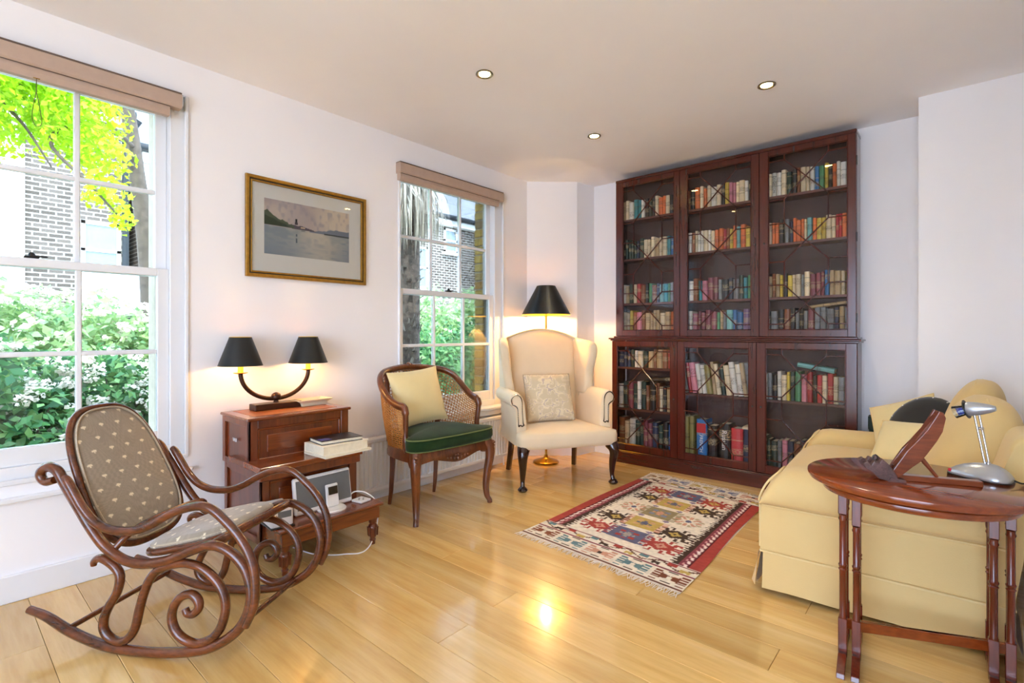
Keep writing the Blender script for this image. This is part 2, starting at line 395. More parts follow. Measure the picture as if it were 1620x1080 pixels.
# ------------------------------------------------------------------ sash windows
def sash_window(name, yo, yg, zt_g):
    y0, y1 = yo; g0, g1 = yg
    fr = M(); xi = XW - .014
    # linings and casing
    fr.bb(XW - .115, xi, y0 - .002, g0 - .05, ZS, ZT, .003); fr.bb(XW - .115, xi, g1 + .05, y1 + .002, ZS, ZT, .003)
    fr.bb(XW - .115, xi, g0 - .05, g1 + .05, 2.27, ZT, .003); fr.bb(XW - .15, xi, g0 - .05, g1 + .05, ZS, .555, .003)
    fr.bb(XW - .004, XW + .012, y1 - .012, y1 + .006, ZS, ZT, .004); fr.bb(XW - .004, XW + .012, y0 - .006, y0 + .012, ZS, ZT, .004)
    fr.bb(XW - .004, XW + .014, y0, y1, ZS - .005, ZS + .016, .004)
    f = struct(fr.obj(name, trim_m, smooth=0))
    def sash(nm, xc, z0, z1, top, bot, zm, mz):
        s = M(); t = .036
        s.bb(xc - t / 2, xc + t / 2, g0 - .05, g0, z0, z1, .003).bb(xc - t / 2, xc + t / 2, g1, g1 + .05, z0, z1, .003)
        s.bb(xc - t / 2, xc + t / 2, g0, g1, z1 - top, z1, .003).bb(xc - t / 2, xc + t / 2, g0, g1, z0, z0 + bot, .003)
        so = s.obj(nm, trim_m, f, smooth=0)
        p = (g1 - g0 - 2 * .022) / 3
        for i in (1, 2): M().bb(xc - .014, xc + .014, g0 + i * p + (i - 1) * .022, g0 + i * (p + .022), z0 + bot, z1 - top, .004).obj('glazing_bar', trim_m, so, smooth=0)
        M().bb(xc - .0135, xc + .0135, g0, g1, mz - .011, mz + .011, .004).obj('glazing_bar', trim_m, so, smooth=0)
        for i in range(3):
            for a, b in ((z0 + bot, mz - .011), (mz + .011, z1 - top)):
                ya = g0 + i * (p + .022); M().bb(xc - .002, xc + .002, ya, ya + p, a, b).obj('pane', pane_m, so, smooth=0)
    sash('upper_sash', XW - .087, 1.405, 2.27, .045, .036, 0, 1.828)
    sash('lower_sash', XW - .048, .555, 1.443, .038, .078, 0, 1.028)
    c = M(); ym = (g0 + g1) / 2
    c.box((XW - .05, ym, 1.449), (.03, .05, .01), .003); c.lathe([(.012, 0), (.012, .012), (.006, .02)], 10, (XW - .045, ym, 1.45)); c.box((XW - .03, ym + .02, 1.452), (.012, .06, .007), .002)
    c.obj('sash_lock', blackp, f)
    return f
sash_window('window_1', W1, (-.16, .754), 2.225)
sash_window('window_2', W2, (2.25, 3.15), 2.225)
# sill ledge under window 2, with boxing
sl = M().bb(XW - .01, XW + .075, 2.15, 3.33, .445, ZS - .005, .004).bb(XW - .01, XW + .09, 2.14, 3.34, ZS - .005, ZS + .02, .006)
struct(sl.obj('trim_1', trim_m, smooth=0))
struct(M().bb(XW - .01, XW + .03, W1[0] - .03, W1[1] + .02, ZS - .075, ZS - .055, .004).obj('trim_2', trim_m, smooth=0))

def blind(y0, y1, label):
    t = thing('roman_blind', (XW, (y0 + y1) / 2, 2.2), 0, label, 'blind', None); h = (y1 - y0) / 2
    m = M(); m.prism([(0.002, .045), (.045, .043), (.055, .03), (.055, .112), (.002, .117)][:0] or [(.002, .042), (.05, .042), (.056, .05), (.056, .108), (.05, .114), (.002, .114)], -h, h, lambda x, z, yy: (x, yy, z))
    m.obj('head_fold', blind_f, t, smooth=0)
    M().box((.027, 0, .117), (.054, 2 * h, .007), .002).obj('head_rail', blind_d, t, smooth=0)
    M().prism([(.006, -.004), (.04, -.006), (.046, .02), (.043, .044), (.006, .044)], -h + .008, h - .05, lambda x, z, yy: (x, yy, z)).obj('lower_fold', blind_f, t, smooth=0)
    M().bb(.047, .0485, -h + .008, h - .05, .038, .0415).obj('fold_seam', blind_d, t, smooth=0)
    M().bb(-.0, .057, h, h + .004, .05, .11, .001).obj('end_cap', chrome, t, smooth=0)
    return t
b1 = blind(-.30, .838, 'taupe roman blind folded up over the window behind the rocking chair')
blind(2.165, 3.241, 'taupe roman blind folded up over the window behind the caned armchair')
m = M(); yl = .303 - .269
m.tube([(.045, yl, -.004), (.046, yl - .001, -.06)], .0016, 5); m.tube(cat_rom([(.046, yl - .001, -.06), (.048, yl - .014, -.16), (.048, yl - .008, -.2), (.048, yl + .004, -.207), (.048, yl + .015, -.195), (.048, yl + .014, -.16), (.046, yl - .001, -.06)], 5), .0014, 5)
m.obj('pull_cord', cord_m, b1); M().box((.047, yl, -.006), (.006, .022, .003), .001).obj('cord_cleat', brass, b1)

# ------------------------------------------------------------------ radiator
rd = thing('radiator', (XW + .04, 2.45, .085), 0, 'long white ribbed panel radiator below the window behind the caned armchair', 'radiator')
y0, y1 = -.78, .80; n = 48; poly = []
for i in range(n):
    ya = y0 + .02 + (y1 - y0 - .04) * i / n; d = (y1 - y0 - .04) / n
    for fx, q in ((.034, 0), (.034, .28), (.022, .42), (.022, .86)): poly.append((fx, ya + d * q))
poly += [(.034, y1 - .02), (.01, y1 - .02), (.01, y0 + .02)]
M().prism(poly, .025, .315, lambda x, y, z: (x + .03, y, z)).obj('ribbed_panel', trim_m, rd, smooth=0)
M().bb(.0, .066, y0, y1, .315, .345, .006).bb(.02, .068, y0, y1, 0, .026, .004).obj('top_grille', trim_m, rd, smooth=0)
for yy in (y0 + .05, y1 - .05): M().bb(-.037, .04, yy - .012, yy + .012, .1, .26).obj('bracket', trim_m, rd, smooth=0)
for yy in (y0 + .03, y1 - .03):
    M().tube([(.03, yy, .02), (.03, yy, -.085)], .008, 8).obj('pipe', trim_m, rd)

# ------------------------------------------------------------------ recessed ceiling lights
for i, (x, y, lb) in enumerate(((-1.904, 1.959, 'recessed ceiling spotlight nearest the window wall and the picture'), (-1.921, 3.081, 'recessed ceiling spotlight above the rug, nearest the wing armchair'), (-.801, 3.083, 'recessed ceiling spotlight above the sofa seat, in front of the tall bookcase'))):
    t = thing('ceiling_spotlight', (x, y, ZC), 0, lb, 'ceiling light', 'recessed ceiling spotlights')
    M().lathe([(.032, -.001), (.046, -.001), (.047, -.006), (.043, -.009), (.031, -.005), (.031, -.001)], 28).obj('rim', nickel, t)
    M().lathe([(.0, -.0025), (.03, -.0025)], 24).obj('lamp_glass', down_m, t)
    ld = bpy.data.lights.new('spot_beam', 'SPOT'); ld.energy = 9; ld.color = (1, .88, .7); ld.spot_size = radians(105); ld.spot_blend = .7; ld.shadow_soft_size = .03
    lo = bpy.data.objects.new('spot_beam', ld); COL.objects.link(lo); lo.parent = t; lo.location = (0, 0, -.02)

# ------------------------------------------------------------------ bookcase
YF = 3.977
bc = thing('bookcase', (-1.385, YF, 0), 0, 'tall mahogany bookcase with six astragal glazed doors between the wing armchair and the sofa', 'bookcase')
X = lambda x: x + 1.385
def U(x0, x1, y0, y1, z0, z1, b=.002): return M().bb(X(x0), X(x1), y0, y1, z0, z1, b)
back_y = YB - .003 - YF
for nm, x0, x1, f0, z0, z1 in (('upper_side', -2.26, -2.24, .022, 1.09, 2.45), ('upper_side', -.513, -.493, .022, 1.09, 2.45), ('lower_side', -2.285, -2.262, -.0, .105, 1.06), ('lower_side', -.51, -.486, -.0, .105, 1.06)):
    U(x0, x1, f0, back_y, z0, z1).obj(nm, mahog, bc, smooth=0)
for x in (-1.681, -1.084):
    U(x - .009, x + .009, .024, back_y - .012, 1.09, 2.44).obj('upper_divider', mahog, bc, smooth=0)
for x in (-1.692, -1.097): U(x - .009, x + .009, .002, back_y - .012, .11, 1.06).obj('lower_divider', mahog, bc, smooth=0)
U(-2.262, -.491, -.0, back_y, 2.43, 2.455, .004).obj('top_board', mahog_x, bc, smooth=0)
wm = M().bb(X(-2.31), X(-.462), -.042, back_y, 1.066, 1.078, .004).bb(X(-2.297), X(-.474), -.03, back_y, 1.054, 1.067, .003).bb(X(-2.275), X(-.482), -.012, back_y, 1.078, 1.093, .004)
wm.obj('waist_moulding', mahog_x, bc, smooth=0)
U(-2.30, -.472, -.03, back_y, 0, .098, .002).bb(X(-2.296), X(-.476), -.026, back_y, .098, .108, .004).obj('plinth', mahog_x, bc, smooth=0)
U(-2.25, -.5, back_y - .012, back_y, .1, 2.44).obj('back_board', backb, bc, smooth=0)
shelves = {}
bays_u = [(-2.24, -1.69), (-1.672, -1.093), (-1.075, -.513)]; bays_l = [(-2.262, -1.701), (-1.683, -1.106), (-1.088, -.51)]
zu = [2.105, 1.762, 1.378, 1.122]; zl = [[.827, .47, .15], [.643, .15], [.641, .15]]
for (x0, x1) in bays_u:
    for z in zu: U(x0, x1, .03 if z > 1.2 else .02, back_y - .012, z - .018, z, .001).obj('shelf', shelf_w, bc, smooth=0)
for (x0, x1), zz in zip(bays_l, zl):
    for z in zz: U(x0, x1, .012, back_y - .012, z - .018, z, .001).obj('shelf', shelf_w, bc, smooth=0)
def door(x0, x1, g0, g1, z0, z1, gz0, gz1, yf, pat, kx):
    d = M(); t = .022
    d.bb(X(x0), X(g0), yf, yf + t, z0, z1, .002).bb(X(g1), X(x1), yf, yf + t, z0, z1, .002).bb(X(g0), X(g1), yf, yf + t, gz1, z1, .002).bb(X(g0), X(g1), yf, yf + t, z0, gz0, .002)
    for a, b, c, e in ((g0, g0 + .006, gz0, gz1), (g1 - .006, g1, gz0, gz1), (g0, g1, gz0, gz0 + .006), (g0, g1, gz1 - .006, gz1)): d.bb(X(a), X(b), yf + .003, yf + .015, c, e, .002)
    do = d.obj('door', mahog, bc, smooth=0)
    M().bb(X(g0), X(g1), yf + .0125, yf + .0145, gz0, gz1).obj('glass_pane', case_g, do, smooth=0)
    gw = g1 - g0; gh = gz1 - gz0
    P = lambda fx, fz: Vector((X(g0 + fx * gw), yf + .009, gz1 - fz * gh))
    for a, b in pat:
        p, q = P(*a), P(*b); d_ = q - p; L = d_.length + .005
        ang = atan2(d_.z, d_.x); M().box((p + q) / 2, (L, .012, .0075), .0025, Matrix.Rotation(-ang, 4, 'Y')).obj('glazing_bar', mahog, do, smooth=0)
    kn = M().lathe([(.0, .0), (.006, .001), (.007, .004), (.004, .007), (0, .008)], 12, (X(kx), yf - .0, (gz0 + gz1) / 2), Matrix.Rotation(pi / 2, 4, 'X')); kn.obj('escutcheon', blackp, do)
    return do
a, b = .215, .77
def pattern(xs, vs_, e):
    o = []; top, bot = e
    o += [((a, 0), (a, top)), ((b, 0), (b, top)), ((0, top), (a, top)), ((b, top), (1, top)), ((a, 1), (a, bot)), ((b, 1), (b, bot)), ((0, bot), (a, bot)), ((b, bot), (1, bot))]
    ends = [top] + [q for v in vs_ for q in v] + [bot]
    for i in range(0, len(ends), 2):
        t0, t1 = ends[i], ends[i + 1]; o += [((a, t0), (b, t1)), ((b, t0), (a, t1))]
    for t0, t1 in vs_:
        o += [((a, t0), (a, t1)), ((b, t0), (b, t1))]
        for t in (t0, t1): o += [((0, t), (a, t)), ((b, t), (1, t))]
    return o
pu = pattern(None, [(.258, .395), (.612, .745)], (.035, .968)); pl_ = pattern(None, [(.405, .60)], (.05, .95))
for x0, x1, g0, g1, kx in ((-2.258, -1.683, -2.192, -1.729, -1.71), (-1.68, -1.086, -1.619, -1.14, -1.112), (-1.083, -.495, -1.024, -.541, -1.05)):
    door(x0, x1, g0, g1, 1.095, 2.428, 1.143, 2.39, 0, pu, kx)
for x0, x1, g0, g1, kx in ((-2.283, -1.694, -2.238, -1.75, -1.72), (-1.691, -1.099, -1.635, -1.149, -1.123), (-1.096, -.488, -1.037, -.548, -1.066)):
    door(x0, x1, g0, g1, .112, 1.052, .166, 1.008, -.022, pl_, kx)
for z in (2.25, 1.75, 1.22, .93, .3): M().bb(X(-.4945), X(-.489), .005, .02, z - .03, z + .03).obj('hinge', blackp, bc, smooth=0)

# ------------------------------------------------------------------ books
def bookmat():
    m, nt, p = base('book_cover'); oi = node(nt, 'ShaderNodeObjectInfo'); tc = node(nt, 'ShaderNodeTexCoord')
    sx = node(nt, 'ShaderNodeSeparateXYZ'); nt.links.new(tc.outputs['Object'], sx.inputs[0])
    def band(off, w):   # a title band at a random height on the spine
        mr = node(nt, 'ShaderNodeMath', operation='FRACT'); mu = node(nt, 'ShaderNodeMath', operation='MULTIPLY'); mu.inputs[1].default_value = 7.3 + off * 11
        nt.links.new(oi.outputs['Random'], mu.inputs[0]); nt.links.new(mu.outputs[0], mr.inputs[0])
        mm = node(nt, 'ShaderNodeMath', operation='MULTIPLY_ADD'); mm.inputs[1].default_value = .5; mm.inputs[2].default_value = .15 + off; nt.links.new(mr.outputs[0], mm.inputs[0])
        c = node(nt, 'ShaderNodeMath', operation='COMPARE'); c.inputs[2].default_value = w; nt.links.new(sx.outputs[2], c.inputs[0]); nt.links.new(mm.outputs[0], c.inputs[1]); return c.outputs[0]
    b1 = band(.1, .10); b2 = band(.25, .018)
    mpn = node(nt, 'ShaderNodeMapping'); mpn.inputs['Scale'].default_value = (3, 3, 30); nt.links.new(tc.outputs['Object'], mpn.inputs[0]); n = noise(nt, mpn.outputs[0], 1.6, 1); gt = node(nt, 'ShaderNodeMath', operation='GREATER_THAN'); gt.inputs[1].default_value = .5; nt.links.new(n, gt.inputs[0])
    mb0 = node(nt, 'ShaderNodeMath', operation='MULTIPLY'); nt.links.new(b1, mb0.inputs[0]); nt.links.new(gt.outputs[0], mb0.inputs[1]); mb = node(nt, 'ShaderNodeMath', operation='MULTIPLY'); nt.links.new(mb0.outputs[0], mb.inputs[0]); mb.inputs[1].default_value = .6
    hs = node(nt, 'ShaderNodeHueSaturation'); nt.links.new(oi.outputs['Color'], hs.inputs['Color'])
    mr = node(nt, 'ShaderNodeMapRange'); mr.inputs[3].default_value = .8; mr.inputs[4].default_value = 1.15; nt.links.new(oi.outputs['Random'], mr.inputs[0]); nt.links.new(mr.outputs[0], hs.inputs['Value'])
    # contrast colour: dark on pale spines, pale on dark spines
    rgb = node(nt, 'ShaderNodeRGBToBW'); nt.links.new(oi.outputs['Color'], rgb.inputs[0]); th = node(nt, 'ShaderNodeMath', operation='LESS_THAN'); th.inputs[1].default_value = .18; nt.links.new(rgb.outputs[0], th.inputs[0])
    cc = ramp(nt, th.outputs[0], [(.4, H('4A3830')), (.6, H('CDBB90'))])
    m1 = node(nt, 'ShaderNodeMix', data_type='RGBA'); nt.links.new(mb.outputs[0], m1.inputs[0]); nt.links.new(hs.outputs[0], m1.inputs[6]); nt.links.new(cc, m1.inputs[7])
    m2 = node(nt, 'ShaderNodeMix', data_type='RGBA'); m2b = node(nt, 'ShaderNodeMath', operation='MULTIPLY'); m2b.inputs[1].default_value = .45; nt.links.new(b2, m2b.inputs[0])
    nt.links.new(m2b.outputs[0], m2.inputs[0]); nt.links.new(m1.outputs[2], m2.inputs[6]); nt.links.new(cc, m2.inputs[7])
    nt.links.new(m2.outputs[2], p.inputs['Base Color']); p.inputs['Roughness'].default_value = .5; return m
cover_m = bookmat()
BC = {'c': ('E0D0AE', 'cream'), 'w': ('E6E2D6', 'white'), 'o': ('D4703A', 'orange'), 'r': ('B8343A', 'red'), 't': ('2E8A94', 'teal'), 'b': ('2A6CA8', 'blue'), 'n': ('26304A', 'navy'),
      'k': ('1E1A1A', 'black'), 'g': ('4E9060', 'green'), 'd': ('22382E', 'dark green'), 'y': ('D8BE4A', 'yellow'), 'p': ('D88A9A', 'pink'), 'u': ('7A5A78', 'mauve'), 'm': ('8A4650', 'maroon'),
      's': ('7E8284', 'grey'), 'l': ('B8A078', 'tan'), 'v': ('8A8046', 'olive'), 'a': ('7CB8B4', 'pale blue'), 'e': ('8A5230', 'brown')}
# unit book: spine towards -y, width x, height z (0..1)
ub = M(); pr = [(-.5, 1), (-.5, .12), (-.36, .03), (-.15, 0), (.15, 0), (.36, .03), (.5, .12), (.5, 1), (.34, 1), (.34, .1), (-.34, .1), (-.34, 1)]
ub.prism([(-.5, 1), (-.5, .10), (-.34, .025), (0, 0), (.34, .025), (.5, .10), (.5, 1), (.38, 1), (.38, .12), (-.38, .12), (-.38, 1)], 0, 1, lambda x, y, z: (x, y, z))
ub.bb(-.38, .38, .12, .97, .012, .985, 0, 1)
proto = ub.obj('book', [cover_m, paper], smooth=0); first_book = [proto]
ORD = ['first', 'second', 'third', 'fourth', 'fifth', 'sixth', 'seventh', 'eighth', 'ninth', 'tenth', 'eleventh', 'twelfth', 'thirteenth', 'fourteenth', 'fifteenth', 'sixteenth', 'seventeenth', 'eighteenth', 'nineteenth', 'twentieth', 'twenty-first', 'twenty-second', 'twenty-third', 'twenty-fourth']
def book(loc, dim, code, label, group, rot=(0, 0, 0)):
    if first_book: o = first_book.pop()
    else: o = proto.copy(); COL.objects.link(o)
    c = np.array(H(BC[code][0])) * rnd.uniform(.85, 1.12); o.color = (*np.clip(c, 0, 1), 1)
    o.location = loc; o.scale = dim; o.rotation_euler = rot
    tag(o, label, 'book', group); return o
def row(codes, x0, x1, z, h, yfront, lab, group, hv=.1, lean=0, wv=.35, place=None):
    n = len(codes); ws = [rnd.uniform(1 - wv, 1 + wv) for _ in codes]; tot = sum(ws); sc = (x1 - x0) / tot; x = x0; lean_run = 0
    for i, (c, w) in enumerate(zip(codes, ws)):
        w *= sc; hh = h * rnd.uniform(1 - hv, 1 + hv * .5)
        lb = f"{BC[c][1]} book, {ORD[i]} from window end {lab}"
        ln = lean * rnd.uniform(.85, 1.1) if lean else 0
        book((x + w / 2, yfront + rnd.uniform(0, .008), z + (.5 * w * abs(sin(ln)) if ln else 0)), (w * .96, .125, hh), c, lb, group, (0, ln, 0)); x += w
bay_n = ['window-side', 'middle', 'sofa-side']
UP = [[("lcwttwkddkcoockdcc", 2.105, .165), ("kddddnddccclccctbtc", 1.762, .165), ("wldcrekgwenatgsws", 1.378, .165), ("llyepelclllclosw", 1.122, .185)],
      [("ekocoocwckwyppcccwkwc", 2.105, .17), ("cwecwwclwcooreyooaoyyor", 1.762, .168), ("nwetpummsknvsdtgly", 1.378, .17), ("swmmmmmglsabbuunn", 1.122, .172)],
      [("pcwwacdkecccwbcgykokwwke", 2.105, .175), ("scookksnooyocaooyyccorrors", 1.762, .165), ("kleltykyuccskcmmmmblelcvv", 1.378, .165), ("ksklekssksmdssssnlsu", 1.122, .17)]]
TRIM = [[16, 16, 15, 14], [17, 20, 15, 16], [19, 21, 19, 15]]
sn = ['top', 'second', 'third', 'bottom']
for bi, rows in enumerate(UP):
    x0, x1 = bays_u[bi]
    for si, (cs, z, h) in enumerate(rows):
        q = TRIM[bi][si]; st = len(cs) / q; cs = ''.join(cs[int(i * st)] for i in range(q))
        row(cs, x0 + .012, x1 - .012, z, h, YF + .047, f"on {sn[si]} shelf, upper {bay_n[bi]} door of bookcase", f"books on {sn[si]} shelf behind upper {bay_n[bi]} door")
LOW = [[("nnndwcdllelerrr", .827, .15, 0, 13), ("wdmdwdekeckldk", .47, .225, 0, 13), ("ecwddmmndkbku", .15, .225, 0, 12)],
       [("srpwcwvlcddcwwslsnc", .643, .25, -.13, 15), None], [("wskwwcyddgpnrkrkcrcwsco", .641, .2, 0, 17), ("dddspneknwalns", .15, .215, 0, 13)]]
for bi, rows in enumerate(LOW):
    x0, x1 = bays_l[bi]
    for si, r in enumerate(rows):
        if not r: continue
        cs, z, h, ln, q = r; st = len(cs) / q; cs = ''.join(cs[int(i * st)] for i in range(q)); nm = (['top', 'middle', 'bottom'] if bi == 0 else ['top', 'bottom'])[si]
        xe = x1 - .012 if not (bi == 2 and si == 1) else x1 - .13
        if ln: x0 = x0 + .02; xe = x1 - .005
        row(cs, x0 + .012, xe, z, h, YF + .03, f"on {nm} shelf, lower {bay_n[bi]} door of bookcase", f"books on {nm} shelf behind lower {bay_n[bi]} door", .12, -abs(ln))
g = 'books on bottom shelf behind lower middle door'
xs = bays_l[1][0]
for c, a_, w, h, lb in (('v', .02, .045, .3, 'tall olive book at window end of bottom shelf behind lower middle door'), ('v', .068, .04, .31, 'second tall olive book from window end, beside the blue and red dictionary'),
                        ('b', .125, .082, .29, 'thick blue and red French dictionary on bottom shelf behind lower middle door'), ('k', .215, .07, .25, 'thick black book between the French and Russian dictionaries'),
                        ('k', .3, .085, .275, 'thick black dictionary with Russian in white letters on its spine'), ('r', .39, .085, .25, 'thick red dictionary next to the black Russian dictionary'),
                        ('n', .478, .075, .25, 'thick deep blue book beside the red dictionary on bottom shelf'), ('k', .556, .016, .27, 'thin black book at sofa end of bottom shelf behind lower middle door')):
    book((xs + a_ + w / 2 - .0, YF + .026, .15), (w * .97, .13, h), c, lb, g)
book((xs + .47, YF + .04, .408), (.022, .12, .13), 'c', 'cream book lying flat on top of the red and blue books', g, (0, pi / 2, 0))
book((bays_u[2][0] + .30, YF + .04, 1.30), (.02, .12, .22), 'l', 'pale green book lying on the row on the bottom shelf, upper sofa-side door', 'books lying flat on rows', (0, pi / 2 - .12, 0))
book((bays_l[0][0] + .27, YF + .03, .725), (.03, .12, .27), 'k', 'black book lying flat on the row on middle shelf, lower window-side door', 'books lying flat on rows', (0, pi / 2 - .06, 0))
book((bays_l[2][0] + .245, YF + .03, .9), (.032, .12, .225), 'a', 'pale blue book lying aslant on the row behind lower sofa-side door', 'books lying flat on rows', (0, pi / 2 + .17, 0))
book((bays_l[2][1] - .118, YF + .03, .2), (.085, .12, .13), 'r', 'orange-red book standing alone at sofa end of bottom shelf of bookcase', 'books on bottom shelf behind lower sofa-side door')
lettering = plain('white_lettering', 'F2EFE6', .6, var=0); letter_k = plain('dark_lettering', '1C1818', .6, var=0); band_r = plain('red_label', 'C42A30', .5)
def text(name, body, size, parent_thing, loc, rot, mat, ext=.0004, sx=1):
    cu = bpy.data.curves.new(name, 'FONT'); cu.body = body; cu.size = size; cu.extrude = ext; cu.align_x = 'CENTER'; cu.align_y = 'CENTER'
    o = bpy.data.objects.new(name, cu); COL.objects.link(o); bpy.context.view_layer.update()
    me = bpy.data.meshes.new_from_object(o.evaluated_get(bpy.context.evaluated_depsgraph_get())); bpy.data.objects.remove(o)
    me.materials.append(mat); t = bpy.data.objects.new(name, me); COL.objects.link(t)
    if parent_thing is not None:
        t.parent = parent_thing; bpy.context.view_layer.update(); t.matrix_parent_inverse = parent_thing.matrix_world.inverted()
    t.location = loc; t.rotation_euler = rot; t.scale = (sx, 1, 1); return t
def find(lab): return next(o for o in COL.objects if lab in o.get('label', ''))
rt = find('with Russian in white'); text('lettering', 'Russian', .05, rt, (rt.location.x, YF + .0255, .15 + .15), (pi / 2, pi / 2, 0), lettering)
ft = find('French dictionary on bottom'); text('lettering', 'FRENCH', .036, ft, (ft.location.x, YF + .0255, .15 + .10), (pi / 2, pi / 2, 0), lettering)
o = M().bb(-.036, .036, -.0006, .0006, 0, .075).obj('red_spine_label', band_r, None, smooth=0); o.parent = ft; bpy.context.view_layer.update(); o.matrix_parent_inverse = ft.matrix_world.inverted(); o.location = (ft.location.x, YF + .0258, .15 + .185)
DE = [o for o in COL.objects if 'white book' in o.get('label', '') and 'top shelf, upper sofa-side' in o.get('label', '')][0]
text('lettering', 'DEIGHTON', .024, DE, (DE.location.x, DE.location.y - .0006, 2.105 + .09), (pi / 2, pi / 2, 0), letter_k)

# ------------------------------------------------------------------ rocking chair
RZ = atan2(.529, .849); wd = Vector((-.529, .849, 0))
rc = thing('rocking_chair', Vector((-2.074, .523, 0)) + wd * .218, RZ, 'bentwood rocking chair with sprigged taupe seat and back, by the near window', 'rocking chair')
rocker = [(-.531, .122), (-.458, .104), (-.367, .064), (-.28, .037), (-.195, .02), (-.113, .0165), (-.025, .0175), (.057, .025), (.14, .038), (.202, .057), (.259, .088), (.307, .128), (.339, .18), (.353, .238), (.351, .28), (.332, .332), (.297, .371), (.255, .394), (.207, .403), (.154, .389), (.074, .356), (.03, .337), (-.055, .321), (-.118, .325), (-.169, .343), (-.223, .38), (-.275, .439), (-.312, .49), (-.351, .544), (-.391, .601), (-.412, .629), (-.444, .641), (-.474, .629), (-.482, .606), (-.46, .586), (-.423, .595)]
arm = [(-.366, .612), (-.351, .6), (-.314, .546), (-.288, .509), (-.246, .467), (-.195, .443), (-.138, .436), (-.075, .442), (-.012, .465), (.049, .499), (.115, .527), (.176, .539), (.224, .528), (.274, .491), (.314, .453), (.344, .413), (.365, .372), (.377, .328), (.381, .262), (.372, .208), (.345, .15)]
scroll = [(-.262, .299), (-.259, .315), (-.233, .328), (-.195, .315), (-.164, .291), (-.154, .263), (-.166, .213), (-.197, .164), (-.218, .12), (-.22, .08), (-.197, .052), (-.159, .04), (-.121, .056), (-.093, .096), (-.075, .163), (-.055, .226), (-.03, .276), (.005, .307), (.057, .326), (.106, .334), (.159, .325), (.202, .301), (.236, .267), (.255, .224), (.255, .177), (.236, .122), (.202, .085), (.152, .064), (.106, .071), (.069, .096), (.052, .137), (.059, .181), (.086, .216), (.123, .23), (.149, .217), (.157, .19), (.137, .164), (.113, .162), (.103, .179)]
def bent_tube(nm, pts, v, rad, parent, ends=(1, 1), sq=(1, 1)):
    c = cat_rom(pts, 4); n = len(c); rr = []
    for i in range(n):
        t = i / (n - 1); k = 1
        if t < .06: k = lerp(ends[0], 1, t / .06)
        if t > .9: k = lerp(1, ends[1], (t - .9) / .1)
        rr.append(rad * k)
    return M().tube([(p[0], v, p[1]) for p in c], rr, 10, up=(0, 1, 0), sq=sq).obj(nm, bent, parent, smooth=60)
for s in (-1, 1):
    v = s * .218
    bent_tube('side_frame', rocker, v, .0172, rc, (.8, .8))
    bent_tube('arm', arm, v + s * .016, .0152, rc, (.7, .8))
    bent_tube('scroll', scroll, v - s * .002, .0152, rc, (.6, .75))
for (u, z) in ((-.36, .072), (.245, .085)): M().tube([(u, -.215, z), (u, .215, z)], .0095, 10).obj('stretcher', bent, rc, smooth=60)
M().tube(cat_rom([(-.19, -.21, .355), (-.16, -.18, .40), (-.15, -.12, .42), (-.15, 0, .425), (-.15, .12, .42), (-.16, .18, .40), (-.19, .21, .355)], 5), .0115, 10).obj('rear_rail', bent, rc, smooth=60)
M().tube(cat_rom([(.20, -.215, .398), (.222, -.17, .412), (.228, 0, .414), (.222, .17, .412), (.20, .215, .398)], 5), .0165, 10).obj('front_rail', bent, rc, smooth=60)
def sprig(x, y):
    gx, gy = .068, .050; r = math.floor(y / gy + .5); xx = x - (r % 2) * gx / 2; dx = (xx + gx / 2) % gx - gx / 2; dy = y - r * gy
    b0 = np.array(H('9C8E7C')); w0 = np.array(H('E6D8BC'))
    d1 = (dx / .0095) ** 2 + ((dy - .002) / .005) ** 2; d2 = (dx / .0022) ** 2 + ((dy + .003) / .005) ** 2
    k = 1 if (d1 < 1 or d2 < 1) else 0
    k2 = .12 * (((int(x * 640) + int(y * 640)) % 2))
    return b0 * (1 - k2) * (1 - k) + w0 * k
def superel(t, p=3.2): c, s_ = cos(t), sin(t); return (abs(c) ** (2 / p) * (1 if c >= 0 else -1), abs(s_) ** (2 / p) * (1 if s_ >= 0 else -1))
def oval_pad(nm, hw, hh, th, fn, parent, taper=0, n=(130, 190), dome=.02, p=3.0):
    # fn maps (a along width, b along length, c normal) -> local point
    m = M(); vs = []; cols = []
    nu, nv = n
    for side in (1, -1):
        off = len(m.v)
        def g(u, v):
            a, b = 2 * u - 1, 2 * v - 1
            q = (abs(a) ** p + abs(b) ** p) ** (1 / p); mx = max(abs(a), abs(b)); k = (mx / q) if q > 1e-6 else 1
            a, b = a * k, b * k; ww = hw * (1 - taper * b)
            d = max(0, 1 - (abs(a) ** p + abs(b) ** p)); c = side * (th * min(1, d * 3) ** .5 * .5 + dome * .5 * d)
            cols.append(sprig(a * ww + .3, b * hh + .3)); return fn(a * ww, b * hh, c)
        m.grid(nu, nv, g)
    o = m.obj(nm, tap_m, parent, smooth=80); paint(o, np.array(cols)); return o
sv = Vector((-.4472, 0, .8944)); nv_ = Vector((.8944, 0, .4472)); bc0 = Vector((-.352, 0, .575))
bp = lambda a, b, c: bc0 + Vector((0, -a, 0)) + sv * b + nv_ * c
oval_pad('back_pad', .176, .272, .022, bp, rc, .10)
ring = lambda hw, hh, k, c, fn, p=3.0: [fn(superel(t, p)[0] * hw * (1 - k * superel(t, p)[1]), superel(t, p)[1] * hh, c) for t in np.linspace(0, 2 * pi, 72, endpoint=False)]
M().tube(ring(.184, .281, .10, -.004, bp), .0125, 8, closed=True, sq=(1, 1)).obj('back_frame', bent, rc, smooth=60)
welt = plain('taupe_welt', 'B4A48E', .8, var=.2, scale=300, bmp=.3, bscale=500)
M().tube(ring(.172, .268, .10, .012, bp), .0042, 6, closed=True).obj('back_welt', welt, rc, smooth=60)
